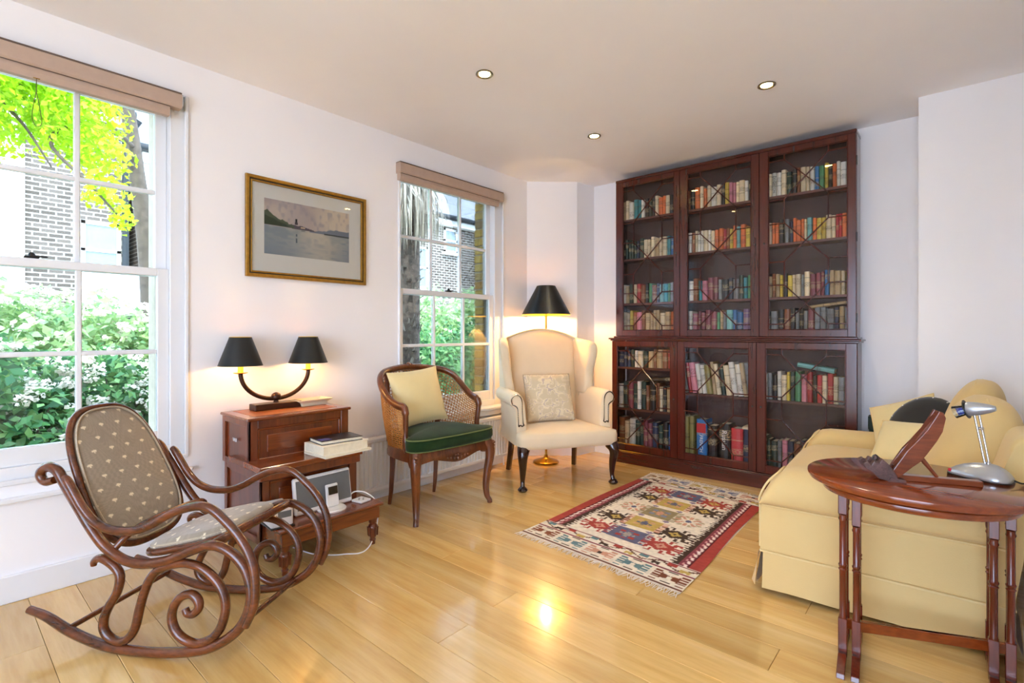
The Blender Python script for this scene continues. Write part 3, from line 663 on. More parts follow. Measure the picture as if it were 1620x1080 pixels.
ss = Vector((.974, 0, .226)); sn_ = Vector((-.226, 0, .974)); sc0 = Vector((.045, 0, .372))
sp = lambda a, b, c: sc0 + Vector((0, -a, 0)) + ss * b + sn_ * c
oval_pad('seat_pad', .188, .175, .03, lambda a, b, c: sp(a, b, c + .012), rc, .0, (120, 120), .03, 3.4)
M().tube(ring(.19, .176, 0, -.004, sp, 3.4), .0135, 8, closed=True).obj('seat_frame', bent, rc, smooth=60)
M().tube(ring(.184, .17, 0, .016, sp, 3.4), .004, 6, closed=True).obj('seat_welt', welt, rc, smooth=60)

# ------------------------------------------------------------------ library step cabinet
st = thing('step_cabinet', (XW + .02, 1.31, 0), 0, 'mahogany library steps used as a cabinet under the twin lamp', 'cabinet')
def panel_box(nm, x0, x1, y0, y1, z0, z1, fx, mats=step_v):
    # a carcass with a framed recessed panel on its front (+x) and on its left side (-y)
    m = M().bb(x0, x1 - .012, y0 + .012, y1, z0, z1); m.obj(nm, mats, st, smooth=0)
    fr = M(); w = .045
    for a, b, c, d in ((y0, y0 + w, z0, z1), (y1 - w, y1, z0, z1), (y0 + w, y1 - w, z1 - w * .9, z1), (y0 + w, y1 - w, z0, z0 + w * .9)): fr.bb(x1 - .012, x1, a, b, c, d, .002)
    fr.obj('front_frame', mats, st, smooth=0)
    mo = M(); i = .012
    for a, b, c, d in ((y0 + w, y0 + w + i, z0 + w * .9, z1 - w * .9), (y1 - w - i, y1 - w, z0 + w * .9, z1 - w * .9), (y0 + w, y1 - w, z1 - w * .9 - i, z1 - w * .9), (y0 + w, y1 - w, z0 + w * .9, z0 + w * .9 + i)): mo.bb(x1 - .012, x1 - .005, a, b, c, d, .003)
    mo.bb(x1 - .013, x1 - .008, y0 + w + .05, y1 - w - .05, z0 + w + .035, z1 - w - .035, .004)
    mo.obj('front_panel', step_w, st, smooth=0)
    sd_ = M(); w = .03
    for a, b, c, d in ((x0, x0 + w, z0, z1), (x1 - w - .012, x1 - .0, z0, z1), (x0 + w, x1 - w, z1 - w, z1), (x0 + w, x1 - w, z0, z0 + w)): sd_.bb(a, b, y0, y0 + .012, c, d, .002)
    sd_.obj('side_frame', mats, st, smooth=0)
panel_box('upper_carcass', 0, .335, -.275, .27, .44, .685, 0)
panel_box('lower_carcass', 0, .445, -.265, .255, .10, .44, 0)
M().bb(-.005, .35, -.285, .28, .685, .70, .004).obj('top_tread', step_w, st, smooth=0)
M().bb(.02, .29, -.23, .225, .6995, .7012, .001).obj('top_inset', plain('tan_leather_inset', '9A5A34', .35, var=.1, scale=15), st, smooth=0)
M().bb(.13, .515, -.295, .25, .462, .49, .003).obj('middle_tread', step_w, st, smooth=0)
M().bb(.14, .5, -.288, .243, .42, .461, .003).obj('middle_drawer', step_v, st, smooth=0)
M().bb(.30, .655, -.265, .29, .205, .222, .005).obj('lower_tread', step_w, st, smooth=0)
M().bb(.31, .64, -.25, .272, .14, .205, .003).obj('lower_apron', step_w, st, smooth=0)
lp = [(.006, 0), (.013, .004), (.013, .02), (.017, .026), (.012, .033), (.02, .05), (.024, .085), (.022, .105), (.014, .112), (.021, .12), (.021, .128), (.024, .132), (.024, .142)]
for yy in (-.225, .245):
    g_ = M(); g_.lathe(lp, 16, (.615, yy, 0)); o = g_.obj('leg', step_v, st, smooth=50)
    r = M()
    for k in range(8): t = k * pi / 4; r.tube([(.615 + .0225 * cos(t), yy + .0225 * sin(t), .05), (.615 + .0255 * cos(t), yy + .0255 * sin(t), .095)], .005, 6)
    r.obj('leg_reeding', step_v, o, smooth=60)
for yy in (-.24, .24): M().bb(.03, .07, yy - .02, yy + .02, 0, .105, .003).obj('rear_foot', step_v, st, smooth=0)
M().bb(.14, .19, -.2765, -.274, .565, .583, .001).bb(.158, .17, -.279, -.2755, .567, .581, .002).obj('side_catch', chrome, st, smooth=0)

# twin lamp
lx = -2.86
tl = thing('twin_table_lamp', (lx, 1.278, .7012), 0, 'bronze lamp with two black shades on a curved arm, on the step cabinet', 'lamp')
M().box((0, 0, .017), (.085, .255, .034), .003).obj('base', bronze, tl, smooth=0)
M().lathe([(.0, .034), (.016, .034), (.013, .04), (.012, .045), (.024, .054), (.027, .066), (.022, .08), (.01, .088), (0, .09)], 20).obj('centre_knop', bronze, tl)
M().tube([(0, .187 * sin(t), .235 - .18 * cos(t)) if False else (0, .187 * sin(t), .055 + .15 * (1 - cos(t))) for t in np.linspace(-pi / 2, pi / 2, 33)], [.0115] * 33, 12).obj('curved_arm', bronze, tl, smooth=60)
for s in (-1, 1):
    yy = s * .187
    M().lathe([(.0, .2), (.012, .2), (.034, .206), (.036, .209), (.0, .209)], 24, (0, yy, 0)).obj('drip_pan', brass, tl)
    M().lathe([(.0, .209), (.0135, .209), (.0135, .262), (0, .262)], 16, (0, yy, 0)).obj('candle_sleeve', candle, tl)
    M().lathe([(.0, .262), (.004, .263), (.006, .275), (.012, .292), (.011, .306), (.004, .316), (0, .318)], 12, (0, yy, 0)).obj('bulb', bulb_m, tl)
    m = M().lathe([(.108, .246), (.053, .398), (.0522, .3975), (.1072, .2465), (.108, .246)], 40, (0, yy, 0)); m.mi = [0 if i // 40 in (0,) else 1 for i in range(len(m.f))]
    so = m.obj('shade', [black_s, gold_l], tl, smooth=50)
    M().tube([(.053 * cos(t), yy + .053 * sin(t), .3975) for t in np.linspace(0, 2 * pi, 40, endpoint=False)], .0013, 5, closed=True).obj('gold_rim', gold_l, so)
    M().tube([(0, yy - .057, .385), (0, yy + .057, .385)], .0012, 5).tube([(0, yy, .31), (0, yy, .385)], .0012, 5).obj('shade_carrier', brass, so)
    ld = bpy.data.lights.new('bulb_light', 'POINT'); ld.energy = 2.2; ld.color = (1, .62, .22); ld.shadow_soft_size = .02
    lo = bpy.data.objects.new('bulb_light', ld); COL.objects.link(lo); lo.parent = tl; lo.location = (0, yy, .272)

# dish on the top tread
ds = thing('rectangular_dish', (-2.845, 1.475, .7012), radians(4), 'cream rectangular flared dish behind the twin lamp base, right end of the steps', 'dish')
m = M(); R4 = lambda hx, hy, z: [(-hx, -hy, z), (hx, -hy, z), (hx, hy, z), (-hx, hy, z)]
m.loft([R4(.04, .075, 0), R4(.045, .08, .018), R4(.062, .105, .034), R4(.06, .103, .037), R4(.042, .076, .02)]); m.obj('bowl', ceramic, ds, smooth=30, bev=.002)
# books on the middle tread
bk = thing('white_book_stack', (0, 0, 0), 0, '', ''); bpy.data.objects.remove(bk)
def flat_book(nm, x, y, z, w, d, h, rz, cover, lab, grp):
    t = thing(nm, (x, y, z), rz, lab, 'book', grp); c = M()
    c.bb(-w / 2, w / 2, -d / 2, d / 2, 0, .003).bb(-w / 2, w / 2, -d / 2, d / 2, h - .003, h).bb(-w / 2, -w / 2 + .003, -d / 2, d / 2, .003, h - .003)
    c.obj('cover', cover, t, smooth=0); M().bb(-w / 2 + .003, w / 2 - .004, -d / 2 + .004, d / 2 - .004, .003, h - .003).obj('pages', paper, t, smooth=0); return t
cov_w = plain('cream_book_cover', 'EEE6D2', .5, var=.02); cov_k = plain('black_book_cover', '17181C', .35, var=.1)
flat_book('book', -2.478, 1.437, .4905, .20, .275, .012, radians(3), cov_w, 'thin white book lying at the bottom of the stack on the middle step', 'books on the middle step')
flat_book('book', -2.482, 1.43, .503, .19, .262, .046, radians(1), cov_w, 'thick cream book in the middle of the stack on the middle step', 'books on the middle step')
bkk = flat_book('book', -2.492, 1.432, .5494, .15, .225, .02, radians(-5), cov_k, 'black covered book lying on top of the cream book on the middle step', 'books on the middle step')
M().bb(.01, .06, -.11, -.05, .02, .0206).obj('cover_picture', plain('cover_blue_photo', '3A4A9A', .4, var=.5, scale=40), bkk, smooth=0)

# speaker dock with music player on the lower tread
dk = thing('speaker_dock', (-2.432, 1.335, .222), radians(2), 'white speaker dock with grey grille on the lowest step of the cabinet', 'speaker')
tl_ = Matrix.Rotation(radians(-9), 4, 'Y')
M().box((-.02, 0, .09), (.026, .315, .178), .007, tl_).obj('body', whitep, dk, smooth=0)
M().box((-.006, 0, .097), (.004, .296, .142), .0015, tl_).obj('grille', greyg, dk, smooth=0)
M().lathe([(0, 0), (.07, 0), (.072, .006), (.066, .012), (.03, .014), (0, .014)], 28, (.03, .02, 0), None, 0, 1.0).obj('tray', whitep, dk)
ip = thing('music_player', (-2.407, 1.36, .237), radians(2), 'small white music player standing in the speaker dock', 'music player')
M().box((0, 0, .056), (.012, .068, .112), .004, tl_).obj('body', whitep, ip, smooth=0)
M().box((.0094, 0, .082), (.001, .052, .04), .0004, tl_).obj('screen', screen, ip, smooth=0)
wr = M().lathe([(.009, .0), (.019, .0), (.019, .0012), (.009, .0012), (.009, 0)], 24, (.0023, 0, .034), tl_ @ Matrix.Rotation(pi / 2, 4, 'Y')); wr.obj('click_wheel', plain('pale_grey_wheel', 'B4B8C0', .4), ip)
rm = thing('remote_control', (-2.40, 1.525, .222), radians(10), 'flat white remote control at the right end of the lowest step', 'remote control')
M().box((0, 0, .006), (.075, .07, .012), .003).obj('body', whitep, rm, smooth=0)
for a_, b_ in ((.015, 0), (-.015, 0), (0, .015), (0, -.015)): M().lathe([(0, 0), (.005, 0), (.005, .001), (0, .001)], 10, (a_, b_, .012)).obj('button', greyg, rm)
cdp = thing('white_player', (-2.415, 1.095, .222), radians(-6), 'white tabletop radio beside the speaker dock, partly behind the rocking chair', 'radio')
M().box((0, -.01, .048), (.14, .10, .096), .008).obj('body', whitep, cdp, smooth=0); M().box((.07, -.0, .06), (.006, .06, .03), .002).obj('display', greyg, cdp, smooth=0); M().bb(-.075, .08, -.065, .045, 0, .006, .002).obj('foot_tray', blackp, cdp, smooth=0)
cb = M().tube(cat_rom([(-2.45, 1.485, .25), (-2.44, 1.51, .268), (-2.42, 1.555, .26), (-2.385, 1.59, .228), (-2.375, 1.606, .19), (-2.37, 1.606, .1), (-2.34, 1.56, .03), (-2.3, 1.50, .006), (-2.28, 1.44, .006), (-2.32, 1.39, .006), (-2.36, 1.34, .006), (-2.45, 1.28, .006), (-2.6, 1.25, .006)], 6), .0035, 6)
tag(cb.obj('power_cable', whitep), 'white cable from the speaker dock down onto the floor', 'cable')

# framed picture on the window wall
pc = thing('framed_picture', (XW, 1.533, 1.72), 0, 'gilt framed watercolour of a lake hung on the wall between the windows', 'picture')
hw, hh = .379, .284
def frame_ring(nm, o, i, x0, x1, mat, b=.004):
    m = M(); y1, z1 = hw - o, hh - o; y2, z2 = hw - i, hh - i
    for q in range(4):
        pts = [(-y1, -z1), (y1, -z1), (y1, z1), (-y1, z1)]; pin = [(-y2, -z2), (y2, -z2), (y2, z2), (-y2, z2)]
        a0, a1, c0, c1 = pts[q], pts[(q + 1) % 4], pin[q], pin[(q + 1) % 4]
        m.add([(x0, *a0), (x0, *a1), (x0, *c1), (x0, *c0), (x1, *a0), (x1, *a1), (x1, *c1), (x1, *c0)], [(0, 1, 2, 3), (7, 6, 5, 4), (0, 4, 5, 1), (3, 2, 6, 7)])
    return m.obj(nm, mat, pc, smooth=0, bev=b)
frame_ring('outer_frame', 0, .019, .002, .026, gilt); frame_ring('dark_line', .018, .026, .002, .018, gilt_d, .001); frame_ring('inner_frame', .0255, .034, .002, .022, gilt, .003)
M().bb(.004, .008, -hw + .03, hw - .03, -hh + .03, hh - .03).obj('mount', mount, pc, smooth=0)
iw, ih = .268, .158; nx, ny = 180, 110
m = M(); m.grid(nx, ny, lambda u, v: (.0095, (2 * u - 1) * iw - .008, (2 * v - 1) * ih + .012)); po = m.obj('watercolour_sheet', pic_m, pc, smooth=0)
uu, vv = np.meshgrid(np.linspace(0, 1, nx), np.linspace(0, 1, ny)); rs_ = np.random.RandomState(3)
def smooth_noise(nx, ny, gx, gy):
    g_ = rs_.rand(gy + 2, gx + 2); xi = np.linspace(0, gx, nx); yi = np.linspace(0, gy, ny); x0 = xi.astype(int); y0 = yi.astype(int); fx = (xi - x0)[None, :]; fy = (yi - y0)[:, None]
    fx = fx * fx * (3 - 2 * fx); fy = fy * fy * (3 - 2 * fy)
    A = g_[np.ix_(y0, x0)]; B = g_[np.ix_(y0, x0 + 1)]; C_ = g_[np.ix_(y0 + 1, x0)]; D = g_[np.ix_(y0 + 1, x0 + 1)]; return (A * (1 - fx) + B * fx) * (1 - fy) + (C_ * (1 - fx) + D * fx) * fy
n1 = smooth_noise(nx, ny, 6, 5); n2 = smooth_noise(nx, ny, 14, 22); n3 = smooth_noise(nx, ny, 30, 12)
def mixc(a, b, t): return np.array(a) * (1 - t[..., None]) + np.array(b) * t[..., None]
sky = mixc(H('B6ABAC'), H('D8CBB8'), np.clip(uu * 1.1 + (n1 - .5) * 1.2, 0, 1)); sky = mixc(sky, H('A09AA4'), np.clip((n3 - .55) * 2, 0, .6))
wat = mixc(H('8C98A0'), H('CAC4B4'), np.clip(np.exp(-((uu - .62) / .3) ** 2) * .9 + (n2 - .5) * .7, 0, 1)); wat = mixc(wat, H('74869A'), np.clip((.35 - vv) * 1.2 + (n2 - .6), 0, .7))
img = np.where((vv > .52)[..., None], sky, wat)
def put(mask, c): img[mask] = H(c)
put((vv > .5) & (vv < .5 + .10 * np.clip((uu - .5) * 3, 0, 1) + n3 * .03) & (uu > .5), '7E8796')
put((vv > .52) & (vv < .52 + .06 * np.clip((.58 - uu) * 6, 0, 1) + .02 * n3) & (uu < .58) & (uu > .3), '5E5660')
put((vv > .53) & (vv < .80 - uu * .75 + (n3 - .5) * .07) & (uu < .42), '55604A'); put((vv > .53) & (vv < .70 - uu * .6 + (n2 - .5) * .05) & (uu < .3), '3E4A38')
put((abs(uu - .35) < .011) & (vv > .6) & (vv < .71), '2C2A30'); put((abs(uu - .35) < .018) & (vv > .6) & (vv < .645), '4A4248')
put((abs(uu - .35) < .009) & (vv > .26) & (vv < .5) & (n2 > .35), '5E6A74'); put((abs(uu - .425) < .022) & (abs(vv - .505) < .007), '3A3A40')
put((uu > .68) & (abs(vv - .505) < .009 + .006 * n3), '4A5254'); put((uu > .4) & (uu < .45) & (abs(vv - .56) < .012), 'C8B49A')
paint(po, img.reshape(-1, 3))
M().bb(.0115, .0125, -hw + .033, hw - .033, -hh + .033, hh - .033).obj('glazing', glassmat('picture_glass', (1, 1, 1), 1.4, .6), pc, smooth=0)

# ------------------------------------------------------------------ caned armchair
ba = thing('caned_armchair', (-2.56, 2.163, 0), radians(-2.5), 'carved caned tub armchair with a green velvet seat under the far window', 'armchair')
half = [(.242, 0), (.236, .15), (.222, .25), (.205, .298), (.1, .312), (-.08, .288), (-.2, .215), (-.25, .1), (-.262, 0)]
plan = half + [(x, -y) for x, y in half[-2:0:-1]]
pc_ = [tuple(p) for p in cat_rom([(x, y, 0) for x, y in plan], 7, True)]
rings = []
for x, y, _ in pc_:
    nrm = Vector((x, y, 0)).normalized(); zb = .362
    if x > .16: t = abs(y) / .3; zb = .352 - .022 * math.exp(-(t / .3) ** 2) + .012 * math.exp(-((t - .6) / .2) ** 2) - .02 * max(0, t - .85) * 6
    p = Vector((x, y, 0)); q = p - nrm * .04
    rings.append([(p.x, p.y, zb), (p.x, p.y, .385), (p.x - nrm.x * .004, p.y - nrm.y * .004, .392), (p.x - nrm.x * .004, p.y - nrm.y * .004, .41), (p.x - nrm.x * .012, p.y - nrm.y * .012, .422), (q.x, q.y, .422), (q.x, q.y, zb)])
M().loft(rings, closed=True).obj('seat_rail', berg_w, ba, smooth=50)
cv = M()
for a_, b_, r in ((0, .352, .016), (.028, .356, .012), (-.028, .356, .012), (.055, .36, .010), (-.055, .36, .010), (.08, .364, .007), (-.08, .364, .007), (0, .375, .012), (.02, .372, .008), (-.02, .372, .008)):
    cv.lathe([(0, -r), (r * .7, -r * .7), (r, 0), (r * .7, r * .7), (0, r)], 8, (.243 - .3 * a_ * a_, a_, b_))
cv.obj('carved_shell', berg_w, ba, smooth=60)
for s in (-1, 1):
    P = cat_rom([(.196, s * .28, .415), (.212, s * .296, .37), (.214, s * .298, .31), (.203, s * .288, .22), (.195, s * .28, .12), (.2, s * .284, .05), (.212, s * .294, .02), (.215, s * .297, .0)], 5)
    rr = [lerp(.038, .034, i / 5) if i < 6 else lerp(.034, .0165, min(1, (i - 5) / 22)) if i < 30 else .0165 for i in range(len(P))]
    o = M().tube(P, rr, 10).obj('front_leg', berg_w, ba, smooth=60)
    fl = M()
    for d in (-.5, .0, .5):
        fl.tube([(p[0] + r * .86 * cos(d), p[1] + s * r * .86 * sin(d) - s * .0, p[2]) for p, r in list(zip(P, rr))[8:33]], .0042, 5)
    fl.obj('leg_reeding', berg_w, o, smooth=60)
    kn = M()
    for dz, r in ((.40, .016), (.38, .013), (.36, .011), (.345, .008)): kn.lathe([(0, -r), (r, 0), (0, r)], 8, (.196 + .038, s * .31 - s * .0, dz))
    kn.obj('knee_carving', berg_w, o, smooth=60)
    M().tube([(-.205, s * .176, .41), (-.205, s * .178, .25), (-.22, s * .18, .08), (-.235, s * .182, 0)], [.025, .022, .018, .015], 4, up=(1, 0, 0)).obj('back_leg', berg_w, ba, smooth=0, bev=.004)
hr = [(.095, .292, .668), (.085, .296, .679), (.05, .304, .684), (0, .312, .70), (-.06, .317, .735), (-.12, .312, .785), (-.175, .29, .832), (-.225, .24, .862), (-.262, .165, .874), (-.282, .08, .884), (-.288, 0, .888)]
top = [(x, -y, z) for x, y, z in hr] + hr[-2::-1]
TP = cat_rom(top, 6)
M().tube(TP, .021, 10, sq=(1.15, .85)).obj('top_rail', berg_w, ba, smooth=60)
M().tube([(p[0], p[1], p[2] + .016) for p in TP], .006, 6).obj('top_rail_bead', berg_w, ba, smooth=60)
cr = M()
for a_, r in ((0, .017), (.025, .012), (-.025, .012), (.045, .009), (-.045, .009)): cr.lathe([(0, -r), (r * .8, -r * .5), (r, 0), (r * .6, r * .8), (0, r)], 8, (-.283, a_, .905 - abs(a_) * .15))
cr.obj('crest_carving', berg_w, ba, smooth=60)
for s in (-1, 1):
    M().tube(cat_rom([(.095, s * .293, .676), (.108, s * .294, .64), (.103, s * .29, .58), (.096, s * .288, .52), (.105, s * .291, .46), (.135, s * .297, .418)], 5), [.024] * 6 + [.019] * 15 + [.022] * 5, 8, sq=(1, .85)).obj('arm_support', berg_w, ba, smooth=60)
    M().tube(cat_rom([(-.212, s * .2, .42), (-.228, s * .2, .6), (-.246, s * .196, .87)], 5), .017, 8).obj('back_post', berg_w, ba, smooth=60)
# caning: a ruled surface from the seat rail to the top rail
bh = [(.115, .288), (.08, .292), (.0, .292), (-.07, .282), (-.13, .258), (-.18, .22), (-.215, .175), (-.232, .12), (-.24, .06), (-.243, 0)]
Bp = np.array([(x, -y, .42) for x, y in bh] + [(x, y, .42) for x, y in bh[-2::-1]]); Tp = np.array([(x, y, z - .012) for x, y, z in top])
def along(P, t):
    i = min(len(P) - 2, int(t * (len(P) - 1))); f = t * (len(P) - 1) - i; return P[i] * (1 - f) + P[i + 1] * f
ns = 200; Bs = np.array([along(np.array(cat_rom(Bp, 6)), i / ns) for i in range(ns + 1)]); Ts = np.array([along(np.array(TP), i / ns) for i in range(ns + 1)])
def surf(s, t):
    s = min(max(s, 0), 1) * ns; i = min(ns - 1, int(s)); f = s - i
    b = Bs[i] * (1 - f) + Bs[i + 1] * f; q = Ts[i] * (1 - f) + Ts[i + 1] * f; k = .012 * sin(pi * t); p = b * (1 - t) + q * t
    n = np.array([p[0] + .0, p[1], 0]); n = n / (np.linalg.norm(n) + 1e-6); return tuple(p + n * k)
cn = M(); sw = .0027
for i in range(2, 63): cn.tube([surf(i / 64, t) for t in np.linspace(0, 1, 7)], sw, 3, caps=False)
for j in range(1, 20): cn.tube([surf(s, j / 20) for s in np.linspace(.03, .97, 60)], sw, 3, caps=False)
for d in (-1, 1):
    for i in range(-9, 41):
        s0 = i / 32
        pts = [(s0 + d * t * .28, t) for t in np.linspace(0, 1, 13)]; pts = [p for p in pts if .03 < p[0] < .97]
        if len(pts) > 2: cn.tube([surf(*p) for p in pts], sw * .55, 3, caps=False)
tag(cn.obj('cane_weave', cane_m, ba, smooth=60), kind='stuff')
def puffed(outline, z0, z1, dome, n=10, fr=.0):
    # soft cushion from a closed outline (list of xy): side wall with rounded edges and a domed top
    c = np.mean(outline, axis=0); rr = []
    for k, z in ((.90, z0 - .0), (.97, z0 + .004), (1.0, z0 + (z1 - z0) * .3), (1.0, z0 + (z1 - z0) * .7), (.985, z1 - .003)): rr.append([(c[0] + (x - c[0]) * k, c[1] + (y - c[1]) * k, z) for x, y in outline])
    for i in range(1, n + 1):
        k = .985 * (1 - i / n) if i < n else .01; q = (k / .985); z = z1 + dome * (1 - q ** 2.2); rr.append([(c[0] + (x - c[0]) * k, c[1] + (y - c[1]) * k, z) for x, y in outline])
    return rr
co = [(.268, 0), (.262, .17), (.248, .275), (.205, .328), (.15, .325), (.10, .27), (-.05, .268), (-.165, .2), (-.218, .1), (-.228, 0)]
co = co + [(x, -y) for x, y in co[-2:0:-1]]; co = [(p[0], p[1]) for p in cat_rom([(x, y, 0) for x, y in co], 5, True)]
cs = thing('green_seat_cushion', (-2.56, 2.163, 0), radians(-2.5), 'dark green velvet seat cushion lying on the caned armchair', 'cushion')
M().loft(puffed(co, .424, .498, .035)).obj('cushion_body', green_v, cs, smooth=70)
M().tube([(x * .99, y * .99, .497) for x, y in co], .0042, 6, closed=True).obj('top_piping', green_p, cs, smooth=60)
M().tube([(x * .975, y * .975, .428) for x, y in co], .0038, 6, closed=True).obj('bottom_piping', green_p, cs, smooth=60)
yp = thing('pale_yellow_cushion', (-2.66, 2.115, .705), radians(-2.5), 'pale yellow silk cushion leaning on the back of the caned armchair', 'cushion')
pillow('cushion_body', .40, .37, .13, yel_f, yp, Matrix.Rotation(radians(-16), 4, 'Y') @ Matrix(((0, 0, 1, 0), (1, 0, 0, 0), (0, 1, 0, 0), (0, 0, 0, 1))) @ Matrix.Rotation(radians(4), 4, 'Z'), pinch=.07)

# ------------------------------------------------------------------ wing armchair
wc = thing('wing_armchair', (-2.127, 3.067, 0), radians(-32.8), 'cream upholstered wing armchair with dark cabriole legs in the corner', 'armchair')
def seat_outline(f=1): 
    o = [(.055, 0), (.052, .2), (.04, .345), (.0, .385), (-.08, .375), (-.3, .335), (-.55, .30), (-.58, .28), (-.58, 0)]
    o = o + [(x, -y) for x, y in o[-2:0:-1]]; return [(p[0], p[1]) for p in cat_rom([(x, y, 0) for x, y in o], 4, True)]
M().loft(puffed(seat_outline(), .292, .40, .035)).obj('seat', cream_f, wc, smooth=70)
# back
def backpt(u, v, side):
    a = 2 * u - 1; tz = 1.158 - .078 * abs(a) ** 1.8; z = lerp(.38, tz, v); y = a * lerp(.285, .305, v); x = lerp(-.485, -.595, v)
    e = max(0, 1 - abs(a) ** 8) ** .5 * max(0, 1 - (max(0, v - .5) * 2) ** 8) ** .5; bul = .018 * (1 - a * a) * sin(pi * min(1, v * .95))
    return (x + (bul + .035 * (e - 1) + .0) if side > 0 else x - .075 * e - .02 * (1 - v), y, z)
bkm = M(); bkm.grid(24, 24, lambda u, v: backpt(u, v, 1)); bkm.grid(24, 24, lambda u, v: backpt(u, v, -1)); bkm.obj('backrest', cream_f, wc, smooth=75)
def puffy(poly, th, fn, ins=.02):
    c = np.mean(poly, axis=0); L = []
    pp = np.array(poly); n = len(pp); tn = np.roll(pp, -1, 0) - np.roll(pp, 1, 0); nr = np.stack([tn[:, 1], -tn[:, 0]], 1); nr /= np.linalg.norm(nr, axis=1)[:, None]
    if (pp[:, 0] * np.roll(pp[:, 1], -1) - np.roll(pp[:, 0], -1) * pp[:, 1]).sum() < 0: nr = -nr
    for k, i in ((-.5, 1), (-.46, .6), (-.36, .22), (-.2, .03), (0, 0), (.2, .03), (.36, .22), (.46, .6), (.5, 1)): L.append([fn(q[0], q[1], k * th) for q in pp - nr * ins * i])
    return M().loft(L)
for s in (-1, 1):
    wing = [(-.60, .62), (-.50, .62), (-.40, .63), (-.375, .70), (-.392, .80), (-.372, .92), (-.375, .985), (-.40, 1.03), (-.455, 1.055), (-.53, 1.065), (-.61, 1.075), (-.66, 1.06), (-.645, .85)]
    wing = [(p[0], p[1]) for p in cat_rom([(a_, b_, 0) for a_, b_ in wing], 4, True)]
    puffy(wing, .075, lambda x, z, t: (x, s * (.325 + .07 * max(0, (z - .62) / .45) * max(0, (x + .62) / .25) + t), z), .022).obj('wing', cream_f, wc, smooth=75)
    sec = [(.292, .30), (.292, .42), (.298, .56), (.312, .635), (.338, .676), (.372, .688), (.405, .672), (.42, .638), (.412, .604), (.39, .585), (.378, .57), (.374, .5), (.372, .30)]
    sec = [(p[0], p[1]) for p in cat_rom([(a_, b_, 0) for a_, b_ in sec], 3)]
    L = []; c = (.345, .52)
    for x, k in ((-.56, 1), (-.3, 1), (-.13, 1), (-.105, .985), (-.092, .95), (-.088, .88)):
        L.append([(x + (-.02 * (z - .3) if x > -.2 else 0) + (.05 * max(0, (.56 - z)) if x > -.2 else 0), s * (c[0] + (y - c[0]) * k + (.03 * (x + .1) if z > .3 else 0)), max(.298, c[1] + (z - c[1]) * k)) for y, z in sec])
    M().loft(L).obj('arm', cream_f, wc, smooth=60)
    path = cat_rom([(.398, .60, 0), (.408, .635, 0), (.392, .664, 0), (.368, .672, 0), (.343, .658, 0), (.328, .62, 0), (.326, .54, 0), (.322, .47, 0), (.318, .452, 0), (.33, .444, 0)], 7) + cat_rom([(.33, .444, 0), (.345, .452, 0), (.356, .446, 0), (.358, .50, 0), (.362, .57, 0), (.38, .592, 0), (.398, .60, 0)], 6)
    nt_ = M()
    for q in path: nt_.box((-.082 - .02 * (q[1] - .3) + .05 * max(0, .56 - q[1]), s * (q[0] - .0), q[1]), (.005, .0075, .0075), .002)
    nt_.obj('nail_trim', dark_leg, wc, smooth=0)
    P = cat_rom([(-.01, s * .34, .30), (.012, s * .352, .27), (.016, s * .356, .23), (.0, s * .35, .15), (-.008, s * .35, .07), (.002, s * .353, .03)], 5)
    M().tube(P, [lerp(.048, .038, i / 8) if i < 9 else lerp(.038, .0165, min(1, (i - 8) / 12)) for i in range(len(P))], 12).lathe([(.0, 0), (.03, .002), (.036, .012), (.03, .022), (.018, .034), (0, .036)], 18, (.006, s * .353, 0)).obj('front_leg', dark_leg, wc, smooth=60)
    M().tube([(-.54, s * .27, .32), (-.555, s * .28, .16), (-.59, s * .29, 0)], [.03, .026, .024], 4, up=(1, 0, 0)).obj('back_leg', dark_leg, wc, smooth=0, bev=.003)
    M().tube(cat_rom([(-.585, s * .305, 1.055), (-.545, s * .305, .9), (-.5, s * .298, .68), (-.48, s * .292, .48)], 5), .005, 6).obj('back_piping', plain('beige_piping', 'CDB898', .8), wc, smooth=60)
dam_n = smooth_noise(200, 200, 14, 14)
def damask(x, y):
    i = int(x / .4 * 198) % 200; j = int(y / .4 * 198) % 200; n = dam_n[j, i]; k = abs(n - .5)
    return np.array(H('CDBEA0')) if k > .16 else (np.array(H('BDAEA4')) if k < .04 else np.array(H('E0D2B4')))
wp = thing('patterned_cushion', (-2.127 - .335 * .841 - .03 * .541, 3.067 + .335 * .541 - .03 * .841, .615), radians(-32.8), 'square damask patterned cushion on the cream wing armchair', 'cushion')
RT = Matrix.Rotation(radians(-20), 4, 'Y') @ Matrix(((0, 0, 1, 0), (1, 0, 0, 0), (0, 1, 0, 0), (0, 0, 0, 1)))
pillow('cushion_body', .385, .37, .14, dam_m, wp, RT, n=120, colfn=damask, pinch=.03, p=3.2)
f = pillow_fn(.385, .37, .14, .03, 3.2); edge = [f(i / 20, 0, 1) for i in range(21)] + [f(1, i / 20, 1) for i in range(1, 21)] + [f(1 - i / 20, 1, 1) for i in range(1, 21)] + [f(0, 1 - i / 20, 1) for i in range(1, 20)]
M().tube([RT @ Vector((p[0], p[1], 0)) for p in edge], .0055, 6, closed=True).obj('corded_edge', plain('braid_cord', 'B4A48C', .85, var=.3, scale=200, bmp=.4, bscale=300), wp, smooth=60)

